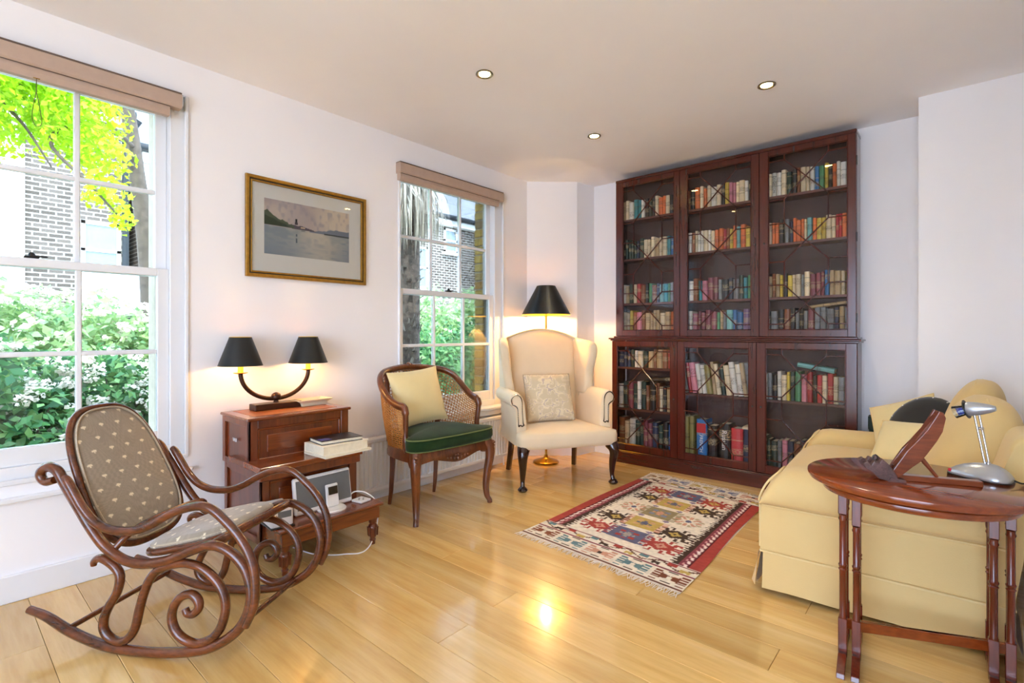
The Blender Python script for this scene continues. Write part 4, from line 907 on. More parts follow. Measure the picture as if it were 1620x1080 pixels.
# ------------------------------------------------------------------ floor lamp behind it
fl = thing('floor_lamp', (-2.683, 3.525, 0), 0, 'brass floor lamp with a black cone shade behind the wing armchair', 'floor lamp')
M().lathe([(0, 0), (.108, 0), (.112, .006), (.108, .014), (.09, .022), (.05, .034), (.02, .046), (.012, .07), (0, .07)], 36).obj('base', brass, fl, smooth=50)
M().lathe([(0, .06), (.0095, .06), (.0095, .7), (.014, .705), (.014, .72), (.0095, .725), (.0095, 1.29), (0, 1.29)], 14).obj('pole', brass, fl, smooth=50)
m = M().lathe([(.213, 1.278), (.08, 1.528), (.0793, 1.5275), (.2122, 1.2785), (.213, 1.278)], 48); m.mi = [0 if i // 48 == 0 else 1 for i in range(len(m.f))]
sh = m.obj('shade', [black_s, gold_l], fl, smooth=50)
M().tube([(0, -.081, 1.5), (0, .081, 1.5)], .0015, 5).tube([(-.081, 0, 1.5), (.081, 0, 1.5)], .0015, 5).tube([(0, 0, 1.44), (0, 0, 1.5)], .004, 6).obj('shade_carrier', brass, sh)
M().lathe([(0, 1.335), (.014, 1.335), (.014, 1.36), (.03, 1.39), (.03, 1.42), (.015, 1.445), (0, 1.45)], 14).obj('bulb', bulb_m, fl)
ld = bpy.data.lights.new('bulb_light', 'POINT'); ld.energy = 11; ld.color = (1, .66, .26); ld.shadow_soft_size = .03
lo = bpy.data.objects.new('bulb_light', ld); COL.objects.link(lo); lo.parent = fl; lo.location = (0, 0, 1.318)

# ------------------------------------------------------------------ kilim rug
RA, RB, RC, RD = np.array((-1.85, 2.195)), np.array((-.895, 2.125)), np.array((-.955, 3.72)), np.array((-1.845, 3.79))
rg = thing('kilim_rug', (-1.39, 2.95, 0), 0, 'flatwoven kilim rug with red borders and fringes on the oak floor', 'rug')
def rugpt(u, v, z=.004):
    p = (RA * (1 - u) + RB * u) * (1 - v) + (RD * (1 - u) + RC * u) * v; return (p[0] + 1.39 + .006 * sin(v * 9) * (1 if u > .97 or u < .03 else 0), p[1] - 2.95, z + .0012 * sin(v * 25) * sin(u * 13))
nx, ny = 210, 360
u_, v_ = np.meshgrid(np.linspace(0, 1, nx), np.linspace(0, 1, ny)); vq = np.floor(v_ * 200) / 200; uq = np.floor(u_ * 130) / 130
cream, red, mar, brn, teal, must, blue, oliv, salm, pink = [H(c) for c in ('E6DCCB', 'A8443C', '84404A', '46342A', '66848A', 'BFA45A', '62647E', '928666', 'CC967E', 'D49696')]
I = np.zeros((ny, nx, 3)); I[:] = cream
def rput(m_, c): I[m_] = c
inner = (v_ > .155) & (v_ < .87)
ud = np.minimum(u_, 1 - u_)                    # distance from a long edge
rput(inner & (ud < .065), red); rput(inner & (ud >= .065) & (ud < .115), mar)
ph = (vq * 34) % 1.0
rput(inner & (abs(ud - (.082 + .018 * (ph - .5))) < .009) & (ph < .75), H('EBD8D0')); rput(inner & (abs(ud - .098) < .007) & (ph > .55), pink)
tooth = np.abs(((vq * 60) % 1.0) - .5) * 2
rput(inner & (ud >= .115) & (ud < .135 + .045 * tooth), brn); rput(inner & (abs(ud - .066) < .004), H('5A2428'))
def diamond(cu, cv, w, h, body, core, hook=True):
    du = np.abs(uq - cu) / w; dv = np.abs(vq - cv) / h
    rput((du * .62 + dv < .62) & (du < .62), body); rput((du + dv < .34), core); rput((du + dv < .12), body)
    for su in (-1, 1):
        for sv_ in (-1, 1):
            a_, b_ = (uq - cu) / w * su, (vq - cv) / h * sv_
            rput((abs(a_ - .55) < .07) & (b_ > .25) & (b_ < .62), body); rput((abs(b_ - .62) < .06) & (a_ > .5) & (a_ < .85), body); rput((abs(a_ - .85) < .06) & (b_ > .42) & (b_ < .65), body)
            rput((abs(a_ - .28) < .06) & (b_ > .55) & (b_ < .92), body); rput((abs(b_ - .9) < .06) & (a_ > .25) & (a_ < .55), body)
            rput((abs(b_ - .12) < .06) & (a_ > .6) & (a_ < .95), body); rput((abs(a_ - .95) < .05) & (b_ > .08) & (b_ < .3), body)
def flower(cu, cv, w, h):
    du = (uq - cu) / w; dv = (vq - cv) / h; r = np.sqrt(du ** 2 + dv ** 2); a_ = np.arctan2(dv, du)
    rput((r < .85) & (np.cos(a_ * 8) > .1) & (r > .3), salm); rput((r < .95) & (np.cos(a_ * 8) < -.5) & (r > .6), H('B8A888')); rput(r < .3, cream); rput(r < .2, blue)
def square(cv, w, h, c1, c2, c3, cu=.495):
    du = (uq - cu) / w; dv = (vq - cv) / h; comb = ((vq * 85) % 1) < .55
    rput((abs(du) < .8) & (abs(dv) < 1), c1); rput((abs(du) < 1.12) & (abs(du) >= .8) & (abs(dv) < 1) & comb, c1 if c1 != must else salm)
    n_ = np.cos(du * 9) * np.cos(dv * 8); rput((abs(du) < .55) & (abs(dv) < .75) & (n_ > .25), c2); rput((abs(du) < .18) & (abs(dv) < .25), c3); rput((abs(du) < .45) & (abs(dv) < .45) & (n_ < -.6), c3)
for cv, b_, c_ in ((.245, red, salm), (.365, brn, must), (.66, brn, must), (.775, red, must)):
    for cu in (.30, .715): diamond(cu, cv + (.0 if cu < .5 else -.005), .125, .062, b_, c_)
for cu in (.30, .70): flower(cu, .51, .105, .058)
for cv, c1, c2, c3 in ((.245, blue, red, H('A09890')), (.378, must, H('C8A078'), blue), (.515, oliv, H('7E86A0'), salm), (.648, must, salm, blue), (.785, blue, red, H('A09890'))): square(cv, .125, .05, c1, c2, c3)
for cu, cv in ((.41, .31), (.59, .31), (.41, .45), (.59, .45), (.41, .58), (.59, .58), (.41, .72), (.59, .72)): rput((abs(uq - cu) / .022 + abs(vq - cv) / .013 < 1), H('8A7E98'))
# end bands
for end in (0, 1):
    V = v_ if end == 0 else 1.02 - v_; Vq = vq if end == 0 else 1.02 - vq
    rput((abs(V - .012) < .0045), H('6A3A2C')); rput((abs(V - .102) < .004), mar); rput((abs(V - .150) < .003), mar)
    for i, (cu, c) in enumerate(zip(np.linspace(.1, .9, 5), [H('8A5238'), teal, salm, teal, H('7A4630')] if end == 0 else [H('9A7A58'), H('7A7E98'), must, H('7A7E98'), salm])):
        du = (uq - cu) / .085; dv = (Vq - .057) / .036
        rput((abs(dv) < .22 + .55 * np.abs(du)) & (abs(du) < .55), c); rput((abs(du) >= .55) & (abs(du) < 1) & (abs(dv) < .9) & (((Vq * 130) % 1) < .55), c); rput((abs(du) < .14) & (abs(dv) < .2), brn if c == salm else cream)
        for q in (-1, 1): rput((abs(uq - cu) < .03) & (abs(Vq - .057 - q * .033) < .004), brn)
    zz = .126 + .016 * (np.abs(((uq * 5) % 1) - .5) * 4 - 1)
    rput((abs(Vq - zz) < .0035), H('6A4434'))
    for i, cu in enumerate(np.linspace(.06, .94, 12)): rput((abs(uq - cu) < .026) & (abs(Vq - (.118 if i % 2 else .136)) < .007 + .15 * np.abs(uq - cu)), [teal, brn, red, must][i % 4])
rsn = smooth_noise(nx, ny, 60, 110)[..., None]; I = np.clip(I * (.86 + .24 * rsn), 0, 1)
m = M(); m.grid(nx, ny, lambda a_, b_: rugpt(a_, b_)); w_ = m.obj('woven_field', rug_m, rg, smooth=0); paint(w_, I.reshape(-1, 3))
fr = M()
for v0, sg in ((0, -1), (1, 1)):
    for i in range(150):
        p = rugpt(i / 149, v0); a_ = rnd.uniform(-.5, .5); L = rnd.uniform(.03, .05)
        fr.tube([(p[0], p[1], .004), (p[0] + L * .4 * sin(a_), p[1] + sg * L * .5, .004), (p[0] + L * .7 * sin(a_ + rnd.uniform(-.4, .4)), p[1] + sg * L, .002)], [.0022, .0018, .001], 4)
tag(fr.obj('fringe', fringe_m, rg, smooth=60), kind='stuff')
M().add([rugpt(u, v, .0005) for u, v in ((0, 0), (1, 0), (1, 1), (0, 1))], [(0, 1, 2, 3)]).obj('backing', fringe_m, rg, smooth=0)

# ------------------------------------------------------------------ sofa
so = thing('sofa', (-.02, 3.12, 0), radians(3), 'cream linen two-seat sofa with a pleated skirt along the far right wall', 'sofa')
Y0, Y1 = -.685, .68
M().bb(-.60, .14, Y0 + .02, Y1 - .02, .06, .34, .01).obj('body', sofa_f, so, smooth=0)
def skirt_panel(p, q, out, n=26, amp=.004):
    # hanging skirt between two floor points with a slight flare and ripple
    p, q = Vector(p), Vector(q); m = M(); o = Vector(out)
    for th in (0, .006):
        m.grid(n, 6, lambda u, v: p.lerp(q, u) + o * ((1 - v) * .018 + amp * sin(u * 9 + 1.3) * (1 - v) + th) + Vector((0, 0, .018 + v * .15 + (1 - v) * .003 * sin(u * 13))))
    return m.obj('skirt_panel', sofa_f, so, smooth=75)
skirt_panel((-.655, Y0 + .003, 0), (.135, Y0 + .003, 0), (0, -1, 0)); skirt_panel((-.66, Y0 + .01, 0), (-.66, -.005, 0), (-1, 0, 0)); skirt_panel((-.66, .005, 0), (-.66, Y1, 0), (-1, 0, 0)); skirt_panel((.14, Y0, 0), (.14, Y1, 0), (.6, 0, 0)); skirt_panel((-.655, Y1, 0), (.135, Y1, 0), (0, 1, 0))
for (x, y, dx, dy) in ((-.672, Y0 + .0, -.03, -.005), (.148, Y0, .02, -.006)):
    m = M(); m.grid(6, 6, lambda u, v: (x + dx * (1 - v) * (.4 + .8 * u), y + .05 * (u - .3) + dy * (1 - v), .02 + v * .148)); m.obj('corner_pleat', sofa_f, so, smooth=80)
M().tube([(-.663, Y0 - .001, .170), (.138, Y0 - .001, .170)], .006, 6).tube([(-.665, Y0 + .0, .170), (-.665, Y1, .170)], .006, 6).obj('skirt_piping', sofa_p, so, smooth=60)
def arm_section(s, top=1.0):
    # cross-section (y outward from the inner face, z); s=-1 near arm, +1 far arm
    o = [(.0, .17), (.0, .36), (.004, .45), (.02, .50), (.06, .525), (.11, .53), (.165, .522), (.212, .495), (.236, .455), (.238, .415), (.225, .385), (.2, .366), (.21, .30), (.216, .17)]
    return [(p[0], p[1]) for p in cat_rom([(a_, b_, 0) for a_, b_ in o], 4)]
for s, yin in ((-1, -.465), (1, .46)):
    sec = arm_section(s); L = []
    for x, zt, k in ((-.662, .36, .97), (-.668, .385, 1), (-.66, .42, 1), (-.64, .46, 1), (-.615, .495, 1), (-.585, .52, 1), (-.54, .53, 1), (-.3, .535, 1), (-.1, .54, 1), (.12, .54, 1)):
        f_ = (zt - .385) / (.53 - .385) if zt > .385 else 0
        ring_ = []
        for y, z in sec:
            zz = z if z < .37 else .37 + (z - .37) * max(.06, (zt - .37) / .16); ring_.append((x, yin + s * y * k, max(.165, zz)))
        L.append(ring_)
    M().loft(L).obj('arm', sofa_f, so, smooth=60)
    fp = cat_rom([(-.667, .208, .18), (-.668, .205, .36), (-.669, .215, .385), (-.655, .218, .43), (-.63, .2, .475), (-.60, .15, .505), (-.595, .1, .51), (-.60, .05, .505), (-.628, .015, .47), (-.655, .003, .43), (-.668, .003, .38), (-.667, .003, .18)], 4)
    M().tube([(p[0] - .003, yin + s * p[1], p[2] + .004) for p in fp], .0045, 6).obj('arm_piping', sofa_p, so, smooth=60)
    M().tube([(-.66, yin + s * .208, .367), (.12, yin + s * .208, .367)], .0035, 6).obj('arm_seam', sofa_p, so, smooth=60)
def cushion_block(nm, c, d, rot, p=4.5, bulge=.3):
    m = M(); n = 20
    def sph(u, v):
        th = (v - .5) * pi; ph = u * 2 * pi; e = lambda w, q: (abs(w) ** q) * (1 if w >= 0 else -1); q = 2 / p
        return Vector((e(cos(th), q) * e(cos(ph), q) * d[0] / 2, e(cos(th), q) * e(sin(ph), q) * d[1] / 2, e(sin(th), q * 1.25) * d[2] / 2))
    m.grid(40, 24, lambda u, v: rot @ sph(u, v) + Vector(c)); return m.obj(nm, sofa_f, so, smooth=80)
I3 = Matrix.Identity(3)
cushion_block('seat_cushion', (-.355, -.003, .395), (.60, .92, .165), I3, 5)
M().tube([(-.655 + .02 * abs(sin(t * 3)), lerp(-.44, .44, t), .445) for t in np.linspace(0, 1, 12)], .004, 6).obj('seat_piping', sofa_p, so, smooth=60)
br = []
prof = [(.13, .10), (.17, .40), (.225, .66), (.22, .74), (.185, .765), (.145, .75), (.115, .68), (.05, .45), (.02, .30), (.03, .10)]
prof = [(p[0], p[1]) for p in cat_rom([(a_, b_, 0) for a_, b_ in prof], 3)]
M().loft([[(x, y, z if k == 1 else .45 + (z - .45) * k) for x, z in prof] for y, k in ((Y0 + .03, .93), (Y0 + .045, .98), (Y0 + .08, 1), (Y1 - .08, 1), (Y1 - .045, .98), (Y1 - .03, .93))]).obj('backrest', sofa_f, so, smooth=60)
def back_cushion(nm, y, tilt, yaw, w, h, t, x, z):
    R = (Matrix.Rotation(radians(yaw), 4, 'Z') @ Matrix.Rotation(radians(tilt), 4, 'Y')).to_3x3(); m = M(); n = 26
    def fn(u, v):
        th = (v - .5) * pi; ph = u * 2 * pi; e = lambda q_, q: (abs(q_) ** q) * (1 if q_ >= 0 else -1)
        X_ = e(cos(th), .8) * e(cos(ph), .9) * t / 2; Yv = e(cos(th), .45) * e(sin(ph), .75) * w / 2; Z_ = e(sin(th), .75) * h / 2
        Z_ += .05 * max(0, Z_ / (h / 2)) * (1 - (Yv / (w / 2)) ** 2)
        X_ *= 1 + .35 * (-Z_ / h)
        return R @ Vector((X_, Yv, Z_)) + Vector((x, y, z))
    m.grid(56, 30, fn); o = m.obj(nm, sofa_f, so, smooth=85)
    for k in (-1, 1):
        pts = [fn(.25 if k > 0 else .75, v) for v in np.linspace(.06, .94, 24)]; M().tube([p + R @ Vector((-.035, -k * .03, 0)) for p in pts], .0045, 6).obj('cushion_piping', sofa_p, o, smooth=60)
    return o
back_cushion('back_cushion', -.225, 14, 9, .48, .42, .27, .06, .605)
back_cushion('back_cushion', .235, 12, -6, .48, .45, .25, .085, .625)

def scatter(nm, loc, rx, ry, rz, w, h, t, mat, lab):
    t_ = thing(nm, loc, 0, lab, 'cushion'); R = Matrix.Rotation(radians(rz), 4, 'Z') @ Matrix.Rotation(radians(ry), 4, 'Y') @ Matrix.Rotation(radians(rx), 4, 'X') @ Matrix(((0, 0, 1, 0), (1, 0, 0, 0), (0, 1, 0, 0), (0, 0, 0, 1)))
    pillow('cushion_body', w, h, t, mat, t_, R, pinch=.05)
    f = pillow_fn(w, h, t, .05); ed = [f(i / 14, 0, 1) for i in range(15)] + [f(1, i / 14, 1) for i in range(1, 15)] + [f(1 - i / 14, 1, 1) for i in range(1, 15)] + [f(0, 1 - i / 14, 1) for i in range(1, 14)]
    M().tube([R @ Vector((p[0], p[1], 0)) for p in ed], .004, 6, closed=True).obj('piping', mat if mat != yel_f else sofa_p, t_, smooth=60); return t_
scatter('scatter_cushion', (-.215, 3.50, .60), 22, -20, -122, .34, .32, .12, yel_f, 'pale yellow square cushion at the far end of the sofa, behind the black cushion')
scatter('scatter_cushion', (-.17, 3.11, .575), 6, -38, -118, .32, .27, .12, yel_f, 'pale yellow piped cushion lying in front of the black cushion on the sofa')
bcu = thing('black_cushion', (-.13, 3.31, .635), 0, 'round black cushion with white stitches standing on the sofa', 'cushion')
R = Matrix.Rotation(radians(-125), 4, 'Z') @ Matrix.Rotation(radians(62), 4, 'Y')
M().lathe([(0, -.035), (.10, -.034), (.15, -.026), (.175, -.01), (.178, 0), (.175, .01), (.15, .026), (.10, .034), (0, .035)], 36, (0, 0, 0), R).obj('cushion_body', black_v, bcu, smooth=70)
sm = M()
for k in range(14): t = k * 2 * pi / 14; sm.tube([R @ Vector((.168 * cos(t), .168 * sin(t), .016)), R @ Vector((.182 * cos(t), .182 * sin(t), -.004))], .003, 5)
sm.obj('white_stitching', whitep, bcu, smooth=0)
gb = thing('box_file', (-.32, 4.03, 0), radians(4), 'dark green upright box behind the far arm of the sofa', 'box')
M().bb(-.11, .11, -.045, .045, 0, .57, .004).obj('body', green_box, gb, smooth=0); M().bb(-.114, .114, -.049, .049, .5, .585, .004).obj('lid', green_box, gb, smooth=0)

# ------------------------------------------------------------------ oval nest of tables
A_ = radians(8); tc = Vector((-.108, 2.148, 0)); ZT_ = .64
def oval(a_, b_, z, n=64): return [(a_ * cos(t) * cos(A_) - b_ * sin(t) * sin(A_), a_ * cos(t) * sin(A_) + b_ * sin(t) * cos(A_), z) for t in np.linspace(0, 2 * pi, n, endpoint=False)]
def nest(nm, lab, ztop, a_, b_, legs, grp):
    t = thing(nm, tc, 0, lab, 'side table', grp)
    M().loft([oval(a_ - .012, b_ - .012, ztop - .026), oval(a_ - .004, b_ - .004, ztop - .022), oval(a_ - .002, b_ - .002, ztop - .016), oval(a_, b_, ztop - .010), oval(a_ - .001, b_ - .001, ztop - .004), oval(a_ - .006, b_ - .006, ztop)]).obj('tabletop', table_w, t, smooth=40)
    zu_ = ztop - .026
    for (n_, r_) in legs:
        n_ = Vector((*n_, 0)) - tc; r_ = Vector((*r_, 0)) - tc; d = (n_ - r_).normalized()
        for p in (n_, r_):
            lg = M(); q = Matrix.Rotation(atan2(d.y, d.x), 4, 'Z')
            lg.box((p.x, p.y, zu_ - .055), (.026, .026, .11), .002, q); lg.box((p.x, p.y, .085), (.026, .026, .13), .002, q)
            lg.lathe([(.0, .145), (.011, .145), (.0118, .15), (.0105, .16), (.0105, .31), (.0135, .315), (.0105, .32), (.0125, .325), (.0135, .33), (.0105, .335), (.0105, zu_ - .135), (.0135, zu_ - .128), (.011, zu_ - .12), (.0125, zu_ - .112), (.0, zu_ - .112)], 12, (p.x, p.y, 0))
            lg.obj('leg', table_v, t, smooth=40)
        foot = [(-.10, .0), (-.085, .022), (-.04, .038), (0, .042), (.0, .042)]
        L0 = (r_ - n_).length; sw = [(-.115, 0), (-.11, .016), (-.075, .028), (-.03, .04), (L0 + .03, .04), (L0 + .075, .028), (L0 + .11, .016), (L0 + .115, 0), (L0 + .07, .006), (L0 / 2, .016), (-.07, .006)]
        M().prism(sw, -.012, .012, lambda u, z, k: (n_.x - d.x * u - d.y * k, n_.y - d.y * u + d.x * k, z)).obj('foot_bar', table_v, t, smooth=0, bev=.002)
        M().tube([(n_.x, n_.y, zu_ - .014), (r_.x, r_.y, zu_ - .014)], .012, 4, up=(0, 0, 1)).obj('top_bar', table_w, t, smooth=0)
    (a1, a2), (b1, b2) = [[Vector((*q, 0)) - tc for q in l] for l in legs]
    for p, q, z, h in ((a2, b2, zu_ - .04, .034), (a1.lerp(a2, .5), b1.lerp(b2, .5), .10, .034)):
        m_ = (p + q) / 2; dd = q - p; M().box((m_.x, m_.y, z), (dd.length, .014, h), .002, Matrix.Rotation(atan2(dd.y, dd.x), 4, 'Z')).obj('stretcher', table_w, t, smooth=0)
    return t
nest('oval_table', 'mahogany oval side table with turned legs beside the sofa, carrying the silver lamp', ZT_, .305, .275, [((-.294, 2.057), (-.305, 2.19)), ((.128, 2.236), (.133, 2.36))], 'nest of oval tables')
nest('inner_table', 'smaller mahogany table nested under the oval side table', ZT_ - .035, .262, .232, [((-.256, 2.066), (-.267, 2.19)), ((.088, 2.226), (.085, 2.35))], 'nest of oval tables')

# carved table easel (folding book rest) on the oval table
ez = thing('book_easel', (-.175, 2.085, ZT_), atan2(2.167 - 2.083, .063 + .171), 'carved dark wooden folding book easel on the oval table', 'easel')
M().box((.11, .0, .009), (.275, .03, .018), .002).obj('base_bar', easel_w, ez, smooth=0)
cvb = []
bl = [(-.075, .052), (-.062, .06), (-.052, .05), (-.044, .064), (-.03, .058), (-.022, .072), (.0, .05), (.018, .02), (.024, .0), (-.01, .0), (-.03, .006), (-.052, .026), (-.066, .034)]
for yy in (-.03, .03): M().prism(bl, yy - .011, yy + .011, lambda x, z, k: (x, k, z)).obj('carved_bracket', carve_w, ez, smooth=0, bev=.003)
M().box((-.012, 0, .018), (.05, .05, .03), .003, Matrix.Rotation(radians(38), 4, 'Y')).obj('hinge_block', carve_w, ez, smooth=0)
pk = [(-.03, .012), (.0, .0), (.05, .03), (.095, .066), (.135, .115), (.178, .168), (.195, .212), (.178, .23), (.156, .215), (.13, .19), (.10, .16), (.06, .118), (.03, .082), (.0, .048)]
pk = [(.004, .022), (.026, .006), (.075, .048), (.10, .066), (.118, .088), (.150, .132), (.168, .163), (.178, .205), (.170, .222), (.158, .226), (.146, .206), (.12, .166), (.085, .126), (.058, .098), (.03, .058)]
for yy in (-.02, .02): M().prism(pk, yy - .007, yy + .007, lambda x, z, k: (x * .84, k, z * 1.03)).obj('rest_side', easel_w, ez, smooth=0, bev=.002)
M().prism([(.02, .045), (.028, .04), (.16, .205), (.152, .212)], -.013, .013, lambda x, z, k: (x * .84, k, z * 1.03)).obj('rest_panel', easel_w, ez, smooth=0)
M().tube([(.08, 0, .092), (.112, 0, .05), (.135, 0, .018)], [.009, .0065, .005], 8).obj('prop_stick', easel_w, ez, smooth=60)
M().tube([(-.04 + .007 * cos(t), -.03, .072 + .009 * sin(t)) for t in np.linspace(-1.2, 4.2, 12)], .0015, 5).obj('wire_hook', blackp, ez, smooth=60)
M().prism([(-.02, .0), (.03, -.0), (.028, .008), (-.012, .014)], -.045, .045, lambda x, z, k: (x + .012, k, z)).obj('front_ledge', carve_w, ez, smooth=0)

# silver desk lamp
dl = thing('desk_lamp', (.055, 2.29, ZT_), atan2(2.268 - 2.306, .147), 'silver desk lamp with a teardrop base and twin rods on the oval table', 'lamp')
L = []
for z, k in ((0, .96), (.004, 1), (.012, 1), (.02, .93), (.03, .8), (.04, .62), (.048, .4), (.052, .2), (.053, .02)):
    o = [(.082, 0), (.08, .03), (.055, .05), (.01, .048), (-.04, .034), (-.075, .012), (-.08, 0)]; o = o + [(x, -y) for x, y in o[-2:0:-1]]
    cx_ = .026 * (1 - k); L.append([(cx_ + p[0] * k, p[1] * k, z) for p in cat_rom([(x, y, 0) for x, y in o], 4, True)])
M().loft(L).obj('base', silver, dl, smooth=60)
M().tube([(p[0] * 1.0, p[1] * 1.0, .002) for p in L[1]], .0025, 6, closed=True).obj('base_rim', blackp, dl, smooth=60)
M().lathe([(0, .0), (.006, .0), (.006, .004), (0, .005)], 12, (-.071, -.012, .013), Matrix.Rotation(radians(60), 4, 'X')).obj('red_badge', red_pl, dl)
hd = Vector((-.018, 0, .225))
for yy in (-.005, .005): M().tube([(.022 + yy * .8, yy, .04), (hd.x + .012 + yy, yy, .212)], .0032, 8).obj('rod', chrome, dl, smooth=60)
M().lathe([(0, 0), (.007, 0), (.007, .016), (0, .017)], 12, (.024, -.004, .042)).box((.006, 0, .165), (.012, .014, .01), .002).obj('rod_clip', chrome, dl)
Rl = Matrix.Rotation(radians(-98), 4, 'Y')
M().lathe([(.0, .0), (.023, .0), (.024, .006), (.021, .03), (.014, .058), (.008, .072), (0, .074)], 24, hd + Vector((-.012, 0, 0)), Matrix.Rotation(radians(82), 4, 'Y')).obj('head', silver, dl)
M().lathe([(0, -.001), (.031, -.001), (.031, .001), (0, .001)], 28, hd + Vector((-.014, 0, -.001)), Matrix.Rotation(radians(72), 4, 'Y')).obj('collar', blackp, dl)
M().lathe([(.0, 0), (.012, .001), (.017, .012), (.012, .02), (0, .022)], 18, hd + Vector((-.018, 0, -.004)), Matrix.Rotation(radians(-112), 4, 'Y')).obj('blue_lens', blue_gl, dl)
M().lathe([(.016, .0), (.021, .03), (.0205, .03), (.0155, .0), (.016, 0)], 24, hd + Vector((-.017, 0, -.004)), Matrix.Rotation(radians(-112), 4, 'Y')).obj('visor', visor_g, dl)
cw = M().tube(cat_rom([(.0 + .138, 2.262, .652), (.155, 2.275, .644), (.17, 2.29, .6445), (.178, 2.32, .648), (.185, 2.345, .62), (.20, 2.37, .5), (.21, 2.37, .3), (.215, 2.37, .05), (.22, 2.36, .006), (.23, 2.2, .006)], 6), .0028, 6)
tag(cw.obj('lamp_cable', blackp), 'black cable of the silver desk lamp hanging off the oval table', 'cable')

# ------------------------------------------------------------------ garden and houses outside
GZ = -.55
struct(M().bb(-40, 12, -14, 40, GZ - .2, GZ).obj('ground', bounce_ground, smooth=0))
rs2 = np.random.RandomState(11)
def leaves(nm, parent, blobs, n, size, mat, flat=.5, shell=.55, droop=0, aspect=.55, flower=False):
    vol = np.array([b[1][0] * b[1][1] * b[1][2] for b in blobs]); idx = rs2.choice(len(blobs), n, p=vol / vol.sum())
    d = rs2.normal(size=(n, 3)); d /= np.linalg.norm(d, axis=1)[:, None]; r = shell + (1 - shell) * rs2.rand(n) ** .6
    r *= 1 + .12 * np.sin(d[:, 0] * 7 + d[:, 2] * 5) + .1 * np.sin(d[:, 1] * 9)
    C = np.array([b[0] for b in blobs])[idx]; R = np.array([b[1] for b in blobs])[idx]; P = C + d * R * r[:, None]
    nrm = d * (1 - flat) + rs2.normal(size=(n, 3)) * .55 + np.array([0, 0, flat]); nrm /= np.linalg.norm(nrm, axis=1)[:, None]
    t = np.cross(nrm, rs2.normal(size=(n, 3))); t /= np.linalg.norm(t, axis=1)[:, None]; b = np.cross(nrm, t)
    s = size * (.6 + .8 * rs2.rand(n))[:, None]
    V = np.stack([P - t * s, P - b * s * aspect + nrm * s * .12, P + t * s - nrm * s * .1, P + b * s * aspect + nrm * s * .12], 1).reshape(-1, 3)
    me = bpy.data.meshes.new(nm); me.vertices.add(4 * n); me.vertices.foreach_set('co', V.astype(np.float32).ravel())
    me.loops.add(4 * n); me.loops.foreach_set('vertex_index', np.arange(4 * n, dtype=np.int32)); me.polygons.add(n)
    me.polygons.foreach_set('loop_start', np.arange(0, 4 * n, 4, dtype=np.int32)); me.update(calc_edges=True); me.validate()
    me.materials.append(mat); o = bpy.data.objects.new(nm, me); COL.objects.link(o); o.parent = parent; o['kind'] = 'stuff'; return o
def blossoms(nm, parent, blobs, nc, per, mat, cr=.045, size=.014, up=.3):
    bl = []
    vol = np.array([b[1][0] * b[1][1] for b in blobs]); idx = rs2.choice(len(blobs), nc, p=vol / vol.sum())
    for i in idx:
        d = rs2.normal(size=3); d[2] = abs(d[2]) * .8 + up - .3; d[0] = abs(d[0]); d /= np.linalg.norm(d); c = np.array(blobs[i][0]) + d * np.array(blobs[i][1]) * 1.04
        q = cr * rs2.uniform(.6, 1.3); bl.append((c, (q, q, q * .6)))
    return leaves(nm, parent, bl, nc * per, size, mat, .7, .7, aspect=.9)
def shrub(x, y, lab, blobs, n, size, mat, nc=0, per=26, grp='garden shrubs', stems=7, **k):
    t = thing('garden_shrub', (x, y, GZ), 0, lab, 'shrub', grp)
    bl = [((a_[0], a_[1], a_[2] - GZ), r) for a_, r in blobs]
    leaves('foliage', t, bl, n, size, mat, **k)
    sm_ = M()
    for i in range(stems):
        c, r = bl[i % len(bl)]; sm_.tube([(rnd.uniform(-.12, .12), rnd.uniform(-.12, .12), 0), (c[0] * .5, c[1] * .5, c[2] * .5), (c[0] + r[0] * rnd.uniform(-.6, .6), c[1] + r[1] * rnd.uniform(-.6, .6), c[2] + r[2] * .7)], [.018, .012, .004], 6)
    sm_.obj('stems', bark, t, smooth=60)
    if nc: blossoms('blossom', t, bl, nc, per, flower_m)
    return t
shrub(-4.75, .1, 'white flowering shrub under the near window, left half behind the rocking chair', [((0, 0, .15), (.55, .55, .55)), ((.1, .35, .35), (.45, .35, .45)), ((-.1, -.4, .3), (.5, .4, .5)), ((0, .1, .75), (.4, .45, .35))], 9500, .036, leaf_g, 130, 26)
shrub(-4.85, 1.15, 'white flowering shrub under the near window, behind the right half of the panes', [((0, 0, .2), (.5, .5, .5)), ((.1, .2, .45), (.45, .4, .4)), ((-.15, -.3, .6), (.45, .4, .4))], 9500, .036, leaf_g, 130, 26)
shrub(-6.3, .55, 'tall pale green bush with white blossom in the middle of the garden', [((0, 0, .9), (.7, .75, .6)), ((.2, -.4, 1.25), (.45, .45, .45)), ((0, .5, 1.1), (.5, .5, .45))], 6500, .042, leaf_l, 70, 36, shell=.3)
shrub(-6.5, 1.75, 'blossoming bush beside the garden shed', [((0, 0, .6), (.6, .55, .6)), ((.1, -.3, .95), (.4, .35, .35))], 5600, .04, leaf_l, 45, 34, shell=.35)
shrub(-5.4, 4.7, 'bright green bush below the far window, right of the palm trunk', [((0, 0, .3), (.8, .7, .7)), ((0, .5, .8), (.5, .5, .5)), ((0, -.5, .8), (.5, .45, .45))], 8000, .04, leaf_g, 0, shell=.4)
shrub(-6.9, 6.2, 'tall loose light green bush beyond the far window, in front of the garden wall', [((0, 0, .9), (.9, .9, .8)), ((.1, -.7, 1.45), (.5, .45, .5)), ((0, .6, 1.5), (.6, .5, .5))], 7500, .045, leaf_l, 40, 20, shell=.35)
